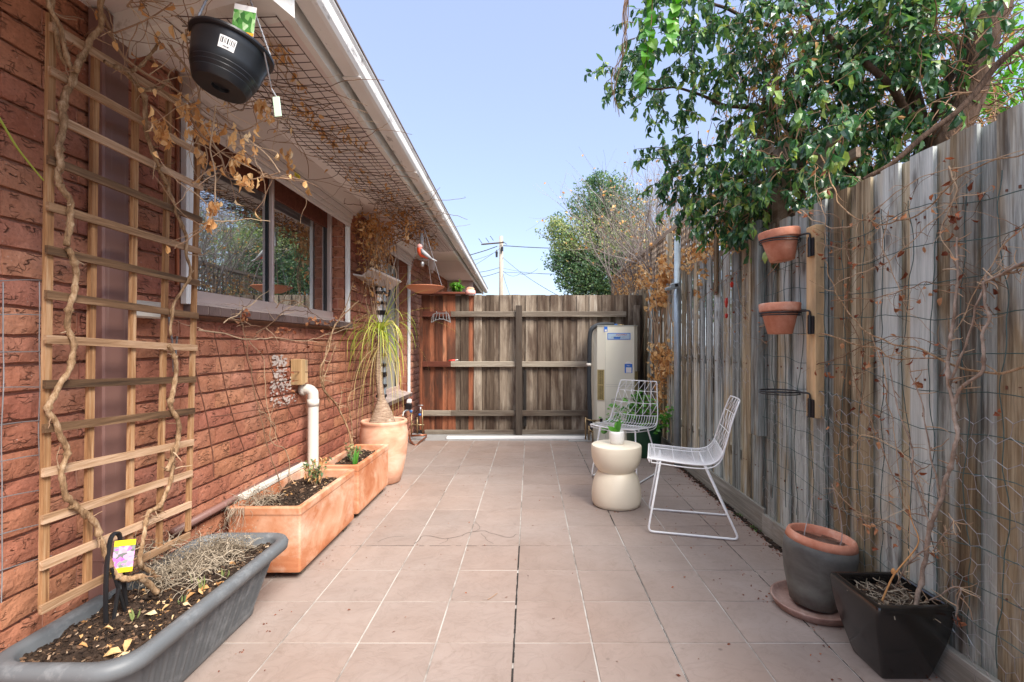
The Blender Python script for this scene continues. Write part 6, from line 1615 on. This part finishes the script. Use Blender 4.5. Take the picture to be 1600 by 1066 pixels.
# ================================================================== TREES
def branchy(mb,p,d,L,r,depth,tips,turn=.16,split=(2,3),shrink=.68,grav=-.02,tube_n=6,bush=.75):
    pa=walk(p,d,L,max(.03,L/9),turn,grav); mb.tube(pa,[r,r*.62],tube_n if r>.006 else (4 if r>.003 else 3),U(0,1),0,False)
    tips.append(pa[-1]); 
    if depth<=0: return
    for _ in range(RND.randint(*split)):
        q=pa[int(U(.45,.999)*len(pa))]; dd=(pa[-1]-pa[-2]).normalized()+rdir()*bush
        branchy(mb,q,dd,L*shrink*U(.75,1.2),r*.58,depth-1,tips,turn,split,shrink,grav,tube_n,bush)
def near_tree():
    t=thing('broadleaf_tree','dark trunked tree with glossy dark green drooping leaves leaning over the near right fence','tree',(2.05,2.65,0))
    tr=MB()
    def tp(pts,r0,r1,n=10): tr.tube(wob(spline(pts,8),.03,5,U(0,9)),[r0,r1],n,.5)
    tp([V((1.95,2.55,0)),V((2.02,2.55,.9)),V((2.12,2.55,1.7)),P(1478,245,2.55),P(1500,180,2.55),P(1530,100,2.55),P(1552,20,2.6),P(1585,-80,2.7)],.088,.062,14)
    tp([V((1.98,2.65,.4)),V((1.90,2.8,1.4)),P(1440,240,2.75),P(1432,190,2.75),P(1415,120,2.8),P(1385,50,2.9),P(1350,-40,3.0)],.05,.028)
    tp([P(1440,215,2.75),P(1470,150,2.7),P(1500,100,2.7),P(1515,40,2.7)],.03,.02); tp([P(1432,190,2.75),P(1400,150,2.6),P(1350,100,2.6),P(1290,50,2.8),P(1240,-20,3.0)],.024,.010)
    tp([P(1350,285,2.35),P(1390,258,2.3),P(1440,215,2.25),P(1510,160,2.2),P(1560,105,2.15),P(1610,50,2.1)],.011,.014,8)
    tp([P(1505,200,2.8),P(1502,120,2.85),P(1490,60,2.9)],.02,.018)
    tp([P(1340,285,2.9),P(1280,230,3.0),P(1240,205,3.1),P(1180,172,3.3),P(1130,165,3.4),P(1080,142,3.6),P(1010,138,3.7)],.026,.006); tp([P(1415,120,2.8),P(1330,90,3),P(1240,60,3.2),P(1150,20,3.4),P(1080,-10,3.6)],.022,.008)
    tr.build('trunk',MT['bark'],t,True)
    lf=MB(); tw=MB()
    for _ in range(90):
        q=P(U(1440,1600),U(20,240),U(2.35,2.55)); pa=walk(q,rdir(),U(.15,.5),.03,.25,.05); pa=[V((max(w_.x,1.5),w_.y,w_.z)) for w_ in pa]; tw.tube(pa,[.0035,.0015],4,U(0,.6),0,False)
    def spray(p,d,L,ll,dens=1.0):
        pa=walk(p,d,L,.025,.22,.09); tw.tube(pa,[.0032,.0012],4,U(0,.8),0,False)
        for i,q in enumerate(pa[2:]):
            for s in (0,1):
                if U(0,1)>.9*dens: continue
                dd=(pa[-1]-pa[0]).normalized(); 
                lf.leaf(q,dd*.5+rdir()*.75+V((0,0,-.55)),V((0,0,1))+rdir()*.6,ll*U(.6,1.25),ll*U(.28,.50),U(.1,1.1),U(.1,.7),min(1,max(0,RND.gauss(.42,.30))),0,U(-.14,.14))
    # clumps of leafy sprays: centre, radius, number
    CL=[((1020,70),3.7,.30,20),((985,115),3.75,.22,14),((1080,30),3.4,.30,22),((1060,110),3.6,.26,18),((1130,90),3.3,.32,26),((1180,30),3.0,.34,28),((1225,100),3.0,.32,28),
        ((1165,170),3.4,.28,18),((1230,185),3.2,.26,16),((1290,50),2.8,.32,30),((1330,130),2.7,.28,28),((1295,180),2.9,.26,20),((1380,60),2.6,.28,26),((1370,150),2.6,.22,18),((1400,10),2.6,.28,22),((1460,30),2.5,.22,14),
        ((1345,215),2.7,.17,13),((1270,255),2.8,.16,12),((1305,275),2.6,.10,7),((1110,280),3.4,.20,20),((1065,275),3.6,.15,14),((1150,300),3.2,.17,16),((1160,345),3.1,.11,11),((1100,315),3.5,.10,10),((1200,265),3.1,.15,14),
        ((1215,300),2.9,.10,9),((1010,160),3.7,.16,10),((960,120),3.9,.10,5),((1090,200),3.6,.2,9),((1040,0),3.4,.26,16),((1120,-30),3.2,.3,16),((1250,-30),2.9,.34,20),((1370,-50),2.6,.3,16),((1190,365),2.95,.05,4),((1240,170),2.3,.14,7),((1320,200),2.25,.13,7),((1420,140),2.8,.22,14),((1455,90),2.8,.18,10),((1400,190),2.9,.16,10),((1360,240),2.9,.16,10),((1330,270),2.9,.10,6),((1100,230),3.4,.24,12),((1040,230),3.8,.12,5),((1200,220),3.3,.26,16),((1130,340),3.3,.12,9),((1255,215),3.1,.2,12),((1130,300),3.1,.2,12),((1070,315),3.4,.14,9),((1180,330),3.05,.12,9),((1045,255),3.6,.14,8),((1410,215),2.7,.09,6),((1225,255),2.7,.12,10),((1215,225),2.75,.10,7),((1450,160),2.5,.10,6),((1300,-130),2.8,.34,16),((1430,-140),2.6,.34,16),((1560,-150),2.6,.34,16),((1180,-110),3.1,.3,12),((1520,-60),2.5,.22,9),((1640,-60),2.6,.3,10),((1500,50),2.4,.12,6)]
    for (pp,Y,r,n) in CL:
        c=P(pp[0],pp[1],Y)
        for _ in range(int(n*1.12)):
            o=rdir()*r*U(.1,.9); spray(c+o,o.normalized()*.6+rdir()*.5+V((-.15,-.1,-.05)),U(.10,.26),.074 if Y>2.5 else .080)
    lf.build('crown',MT['leafdark'],t); tips=[]
    tw.build('twigs',MT['twig'],t)
    # brown leafless under-growth seen through the crown
    t2=thing('twiggy_creeper','mass of thin brown dead creeper twigs hanging in the crown behind the fence','climber',(1.9,3,2.4)); mb=MB(); dl=MB()
    for _ in range(900):
        px,py=U(1120,1530),U(20,290); 
        if py>330-(px-1150)*.28: continue
        Y=U(2.9,3.8); pa=walk(P(px,py,Y),rdir()+V((0,0,-.3)),U(.2,.7),.035,.25,.05); pa=[V((max(q.x,1.5),q.y,q.z)) for q in pa]; mb.tube(pa,[.004,.0016],3,U(0,.8),0,False)
        if _%2==0:
            for q in pa[::6]: dl.leaf(q,rdir()+V((0,0,-.6)),rdir(),U(.02,.05),U(.012,.024),U(.2,1.),.6,U(0,.8),0,.1)
    mb.build('twigs',MT['twig'],t2); dl.build('dead_leaves',MT['leafdry'],t2)
near_tree()
def bright_climber():
    t=thing('leafy_vine','fresh bright green leafy vine tip dangling in front of the dark tree crown','climber',P(1020,60,3.1)); lf=MB(); mb=MB()
    for pts in ([P(1062,-30,3.0),P(1055,20,3.0),P(1045,60,3.0)],[P(1020,-30,3.1),P(1018,30,3.1),P(1012,80,3.1),P(1005,125,3.1)]):
        pa=spline(pts,8); mb.tube(pa,[.004,.002],5,.2)
        for q in pa: lf.leaf(q,rdir()*.6+V((-.3,0,-.6)),V((0,-1,.6))+rdir()*.4,U(.07,.12),U(.05,.075),U(.2,.7),.2,U(0,.9))
        for q in pa[::2]: lf.leaf(q,rdir()*.8+V((0,0,-.4)),V((0,-1,.6))+rdir()*.4,U(.05,.1),U(.04,.06),U(.2,.7),.2,U(0,.9))
    mb.build('stems',MT['twig'],t); lf.build('leaves',MT['leafbright'],t)
    t=thing('dangling_stems','bare grey hanging creeper stems at the left edge of the tree crown','climber',P(980,50,3.4)); mb=MB()
    for k in range(7): mb.tube(wob(spline([P(982+k,-40,3.3),P(980-k,20,3.3),P(973+k,70,3.3),P(965-k*1.5,120,3.3),P(955+k*2,150+k*6,3.3)],6),.03,6,k),[.0035,.0015],4,U(0,1),0,False)
    mb.build('stems',MT['twig'],t)
bright_climber()
def backlit_tree():
    t=thing('broadleaf_tree','light green leafed tree showing beyond the fence to the right of the big dark trunk','tree',(4.1,4.2,0)); tr=MB(); lf=MB()
    tr.tube([(4.1,4.2,0),(4.1,4.2,2.2),(4.0,4.2,3.4)],[.09,.05],10); tr.build('trunk',MT['bark'],t,True); tips=[]
    for (px,py,Y,r,n) in ((1565,130,4.0,.35,240),(1590,60,4.0,.4,260),(1530,30,4.2,.35,200),(1600,170,4.0,.3,150),(1480,10,4.3,.35,160),(1575,-20,4,.4,200),(1650,100,4.2,.5,250),(1545,160,4.1,.12,50)):
        c=P(px,py,Y)
        for _ in range(n): lf.leaf(c+rdir()*r*U(0,1)**.5,rdir()+V((0,0,-.5)),V((0,0,1))+rdir()*.6,U(.05,.08),U(.02,.032),U(.1,.6),.3,U(0,1))
    lf.build('crown',MT['leafbright'],t)
backlit_tree()
def garden_frame():
    t=thing('timber_structure','old brown timber frame standing beyond the fence below the dark tree','timber frame',(2.0,3.3,0))
    for (x,y) in ((1.63,3.25),(1.66,2.75)): 
        mb=MB(); mb.box(x,x+.045,y,y+.07,0,2.30,.6,bev=.003); mb.build('post',MT['lattice'],t)
    for z in (1.98,2.13,2.28): mb=MB(); mb.box(1.676,1.70,2.5,4.2,z,z+.05,U(0,1)); mb.build('rail',MT['lattice'],t)
    for k in range(5): mb=MB(); mb.box(1.7005,1.72,2.75+.28*k,2.81+.28*k,1.85,2.40,U(0,1)); mb.build('slat',MT['lattice'],t)
    mb=MB(); mb.box(1.62,1.74,3.05,3.2,2.33,2.52,.9,bev=.004); mb.build('block',MT['batten'],t)
garden_frame()
def far_bush():
    t=thing('bushy_tree','small leaved grey green bushy tree rising behind the back fence corner','tree',(1.9,9.6,0)); tr=MB(); lf=MB()
    tips=[]; tr.tube([(1.7,9.6,0),(1.65,9.6,1.4),(1.5,9.6,2.3)],[.09,.06],8)
    CL=[((985,350),.40,.5),((1010,380),.45,.5),((1000,320),.32,.3),((1035,370),.40,.35),((1040,420),.5,.4),((958,290),.28,.3),((872,405),.32,.5),((868,350),.2,.25),((905,425),.55,1.0),((880,360),.34,.75),((925,380),.55,1.2),((950,430),.55,1.0),((915,320),.38,.65),((945,330),.42,.8),((970,380),.55,1),((895,440),.35,.8),((885,395),.35,.7),((935,280),.20,.3),((975,310),.3,.4),((990,430),.5,.8),((1000,400),.5,.7),((1015,440),.4,.5),((950,300),.3,.4),((960,460),.4,.8),((920,450),.4,.8),((925,285),.16,.2)]
    for (pp,r,w_) in CL:
        c=P(pp[0],pp[1],9.4)
        for _ in range(int(24*w_)+3):
            p=V((1.5,9.6,2.2)).lerp(c,U(.2,.7)); d=(c+rdir()*r-p); pa=walk(p,d,d.length*U(.8,1.1),.07,.10,0); tr.tube(pa,[.012,.003],4,.5,0,False)
            for q in pa[len(pa)//3:]:
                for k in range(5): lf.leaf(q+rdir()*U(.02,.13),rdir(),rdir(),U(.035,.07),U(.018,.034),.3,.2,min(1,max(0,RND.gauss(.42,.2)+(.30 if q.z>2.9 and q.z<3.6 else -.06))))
        n=int(1050*w_)
        for _ in range(n):
            q=c+rdir()*r*U(0,1)**.45; 
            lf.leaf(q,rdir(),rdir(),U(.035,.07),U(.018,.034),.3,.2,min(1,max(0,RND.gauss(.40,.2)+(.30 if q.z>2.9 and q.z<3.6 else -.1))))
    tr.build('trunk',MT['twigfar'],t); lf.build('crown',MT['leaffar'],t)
far_bush()
def bare_shrub():
    t=thing('leafless_shrub','tall leafless purple brown twiggy shrub between the bushy tree and the lattice','shrub',(1.9,7.6,0)); mb=MB(); tips=[]; lf=MB()
    for k in range(54):
        b=V((U(1.50,2.5),U(5.2,8.6),1.5)); branchy(mb,b,(U(-.5,.15),U(-.3,.3),1),U(.7,1.02),.011,4,tips,.14,(2,3),.74,-.03,5,.62)
    for q in tips:
        if U(0,1)<.14: lf.leaf(q+rdir()*.03,rdir(),rdir(),U(.03,.06),U(.016,.03),.6,.4,U(0,.9))
    mb.build('branches',MT['twigfar'],t); lf.build('dry_leaves',MT['leafdry'],t)
bare_shrub()
def lattice_creeper():
    t=thing('lattice_creeper','dry golden leaved creeper covering the lattice and hanging down beside the steel post','climber',(1.45,5.2,2.1)); mb=MB(); lf=MB()
    for _ in range(130):
        y=3.1+5.4*U(0,1); z=1.9+U(-.05,.5); pa=walk((1.50+U(-.04,.03),y,z),(0,U(-1,1),U(-1,1)),U(.2,.9),.04,.3,.03); pa=[V((1.47+(q.x-1.47)*.3,q.y,min(max(q.z,1.6),2.7))) for q in pa]; mb.tube(pa,[.0035,.0015],4,U(0,.8),0,False)
    for _ in range(1500):
        y=3.1+5.4*U(0,1)**1.1; z=1.9+abs(RND.gauss(0,.26))-.05
        if noise.noise(V((y*1.7,z*2.5,3)))<-.16: continue
        lf.leaf((1.46+U(-.06,.06),y,z),rdir()*.8+V((0,0,-.8)),V((-1,0,0))+rdir()*.8,U(.03,.058),U(.02,.036),U(.2,1.),.4,U(0,1),0,U(-.2,.2))
    # the curtain left of the post
    for _ in range(22):
        p=V((1.41+U(-.02,.02),U(4.75,5.9),U(1.4,2.0))); pa=walk(p,(0,U(-.3,.3),-1),U(.4,1.5),.04,.22,.1); pa=[V((min(max(q.x,1.38),1.435),q.y,max(.1,q.z))) for q in pa]; mb.tube(pa,[.006,.002],5,U(.5,1),0,False)
    for _ in range(1150):
        y=RND.gauss(5.12,.27); z=U(0,1)**.75*1.75+.35
        if noise.noise(V((y*3.0,z*1.8,6)))<-.05+max(0,(1.0-z))*.42: continue
        if y<4.68: continue
        lf.leaf((1.40+U(-.05,.04),y,z),rdir()*.8+V((0,0,-.9)),V((-1,-.3,0))+rdir()*.8,U(.04,.075),U(.026,.05),U(.2,1.),.4,U(0,1),0,U(-.2,.2))
    # strands hanging in front of the fence to the right of the post
    for (px,py,n,s) in ((1085,395,34,12),(1105,385,26,10),(1098,425,18,7),(1088,455,12,5),(1130,375,26,12),(1150,385,12,8),(1078,420,10,6),(1090,440,8,5)):
        for _ in range(n): lf.leaf(PX(px+U(-s,s),py+U(-s,s),1.43),rdir()*.8+V((0,0,-.9)),V((-1,-.3,0))+rdir()*.6,U(.025,.05),U(.014,.03),U(.2,1.),.4,U(0,1),0,U(-.2,.2))
    mb.build('stems',MT['twig'],t); lf.build('leaves',MT['leafdry'],t)
lattice_creeper()
def back_bushes():      # what the window mirrors: trees further along beyond the right fence
    for i,(x,y,h,r,lab) in enumerate(((4.2,7.2,3.4,1.3,'broad dark evergreen tree further off behind the lattice, mirrored in the window'),(4.4,11.5,3.7,1.5,'distant dark evergreen tree farthest behind the lattice'))):
        t=thing('evergreen_tree',lab,'tree',(x,y,0)); tr=MB(); tr.tube([(x,y,0),(x+.1,y,1.4),(x,y,2.4)],[.12,.07],8); tr.build('trunk',MT['bark'],t,True); lf=MB()
        for _ in range(38):
            o=rdir(); c=V((x,y,h-r*.35))+V((o.x*r*.8,o.y*r*.8,o.z*r*.75)); 
            for k in range(120): lf.leaf(c+rdir()*.42*U(0,1)**.5,rdir(),rdir(),U(.06,.11),U(.03,.05),.3,.2,U(0,.8))
        lf.build('crown',MT['leaffar'],t)
back_bushes()
# scattered dry leaf litter and grit on the floor
def litter():
    t=thing('floor_litter','scattered dead leaf bits and grit on the tiles, thickest along the right fence','leaf litter',(1,3,0)); t['kind']='stuff'; mb=MB()
    def bit(x,y,s=1.0):
        a=U(0,6.28); mb.leaf((x,y,.003),(math.cos(a),math.sin(a),.1),(U(-.4,.4),U(-.4,.4),1),U(.008,.024)*s,U(.004,.011)*s,U(.2,1.2),.5,U(0,.7)**1.4)
    for _ in range(900):
        y=U(2.0,5.6); x=1.425-abs(RND.gauss(0,.035)); bit(x,y,.9)
    for _ in range(150):
        y=U(2.0,5.2); x=1.42-abs(RND.gauss(0,.38)); bit(x,y)
    for _ in range(90): bit(U(-1.0,1.3),U(1.6,5.4),.8)
    for _ in range(90): bit(U(1.05,1.43),U(1.6,2.3),.8)
    for _ in range(60): bit(-1.12+abs(RND.gauss(0,.04)),U(1.7,4.2),.7)
    for (px,py) in ((865,968),(790,935),(1345,970),(1056,1055),(1175,775),(1190,790),(960,800),(1060,760),(1075,780),(1345,975)): q=PZ(px,py,0); bit(q.x,q.y,1.3)
    mb.build('bits',MT['leafrust'],t)['kind']='stuff'
    mb=MB()
    for _ in range(900):
        y=U(1.8,5.8); x=1.432-abs(RND.gauss(0,.016)); L=U(.003,.010); mb.box(x-L,x+L,y-L,y+L,0.0,L*.7,U(0,.45),0)
    mb.build('grit',MT['chips'],t)['kind']='stuff'
    mb=MB(); q=[PZ(777,928,0)+V((0,0,.003)),PZ(768,935,0)+V((0,0,.004)),PZ(762,938,0)+V((0,0,.003))]; mb.tube(q,.0018,4); mb.build('twig',MT['twig'],t)
    t=thing('moss_tuft','small green moss tufts at the foot of the plinth board','moss',(1.42,2.9,0)); mb=MB()
    for (px,py) in ((1163,805),(1188,824),(1192,829),(1045,1000)):
        if px<1100: continue
        q=PZ(px,py,0); q.x=min(q.x,1.43)
        for _ in range(50): mb.leaf(q+V((U(-.03,.01),U(-.03,.03),.001)),rdir()+V((0,0,1)),rdir(),U(.006,.014),.004,.4,.2,U(0,.8))
    mb.build('tuft',MT['leafbright'],t)['kind']='stuff'
litter()
# ================================================================== CAMERA, SKY, SUN
cam=bpy.data.cameras.new('camera'); co=bpy.data.objects.new('camera',cam); COL.objects.link(co); SC.camera=co
cam.sensor_width=36; cam.lens=F/1600*36; cam.shift_x=(800-CX)/1600; cam.shift_y=(CY-533)/1600
cam.clip_start=.02; cam.clip_end=1000
co.location=(0,0,H); co.rotation_euler=(math.radians(90),0,0)
w=bpy.data.worlds.new('World'); SC.world=w; w.use_nodes=True; nt=w.node_tree; nt.nodes.clear()
bg=nt.nodes.new('ShaderNodeBackground'); wo=nt.nodes.new('ShaderNodeOutputWorld'); sk=nt.nodes.new('ShaderNodeTexSky')
SUN_EL,SUN_AZ=math.radians(47),math.radians(140)    # azimuth clockwise from +Y
sk.sky_type='NISHITA'; sk.sun_disc=False; sk.sun_elevation=SUN_EL; sk.sun_rotation=SUN_AZ
sk.air_density=1.0; sk.dust_density=1.0; sk.ozone_density=1.5
bg.inputs['Strength'].default_value=.15
mx=nt.nodes.new('ShaderNodeMix'); mx.data_type='RGBA'; mx.inputs[0].default_value=.85   # hand-set sky gradient with added overhead fill, mixed over the clear sky
nt.links.new(sk.outputs[0],mx.inputs[6]); 
tc=nt.nodes.new('ShaderNodeTexCoord'); sx=nt.nodes.new('ShaderNodeSeparateXYZ'); nt.links.new(tc.outputs['Generated'],sx.inputs[0])
cr=nt.nodes.new('ShaderNodeValToRGB'); nt.links.new(sx.outputs['Z'],cr.inputs[0]); el=cr.color_ramp.elements
while len(el)<6: el.new(.5)
for e,(p,c) in zip(el,((0,(.20,.225,.30)),(.25,(.185,.215,.315)),(.60,(.175,.205,.315)),(.72,(1,1,1.0)),(.90,(.95,.97,1.0)),(1,(.7,.72,.78)))): e.position=p; e.color=(*c,1)  # brighter band above the view is added to fill the yard with light
vm=nt.nodes.new('ShaderNodeVectorMath'); vm.operation='SCALE'; vm.inputs['Scale'].default_value=3.1; nt.links.new(cr.outputs[0],vm.inputs[0])
nt.links.new(vm.outputs[0],mx.inputs[7]); nt.links.new(mx.outputs[2],bg.inputs[0]); nt.links.new(bg.outputs[0],wo.inputs[0])
sl=bpy.data.lights.new('sun','SUN'); so=bpy.data.objects.new('sun',sl); COL.objects.link(so)
sl.energy=1.5; sl.angle=math.radians(30); sl.color=(1,.93,.84)
d=V((math.sin(SUN_AZ)*math.cos(SUN_EL),math.cos(SUN_AZ)*math.cos(SUN_EL),math.sin(SUN_EL)))
so.rotation_euler=d.to_track_quat('Z','Y').to_euler()
SC.view_settings.view_transform='Standard'; SC.view_settings.look='None'; SC.view_settings.gamma=1; SC.view_settings.exposure=2.5
SC.cycles.max_bounces=8; SC.cycles.transparent_max_bounces=12
SC.cycles.use_denoising=True
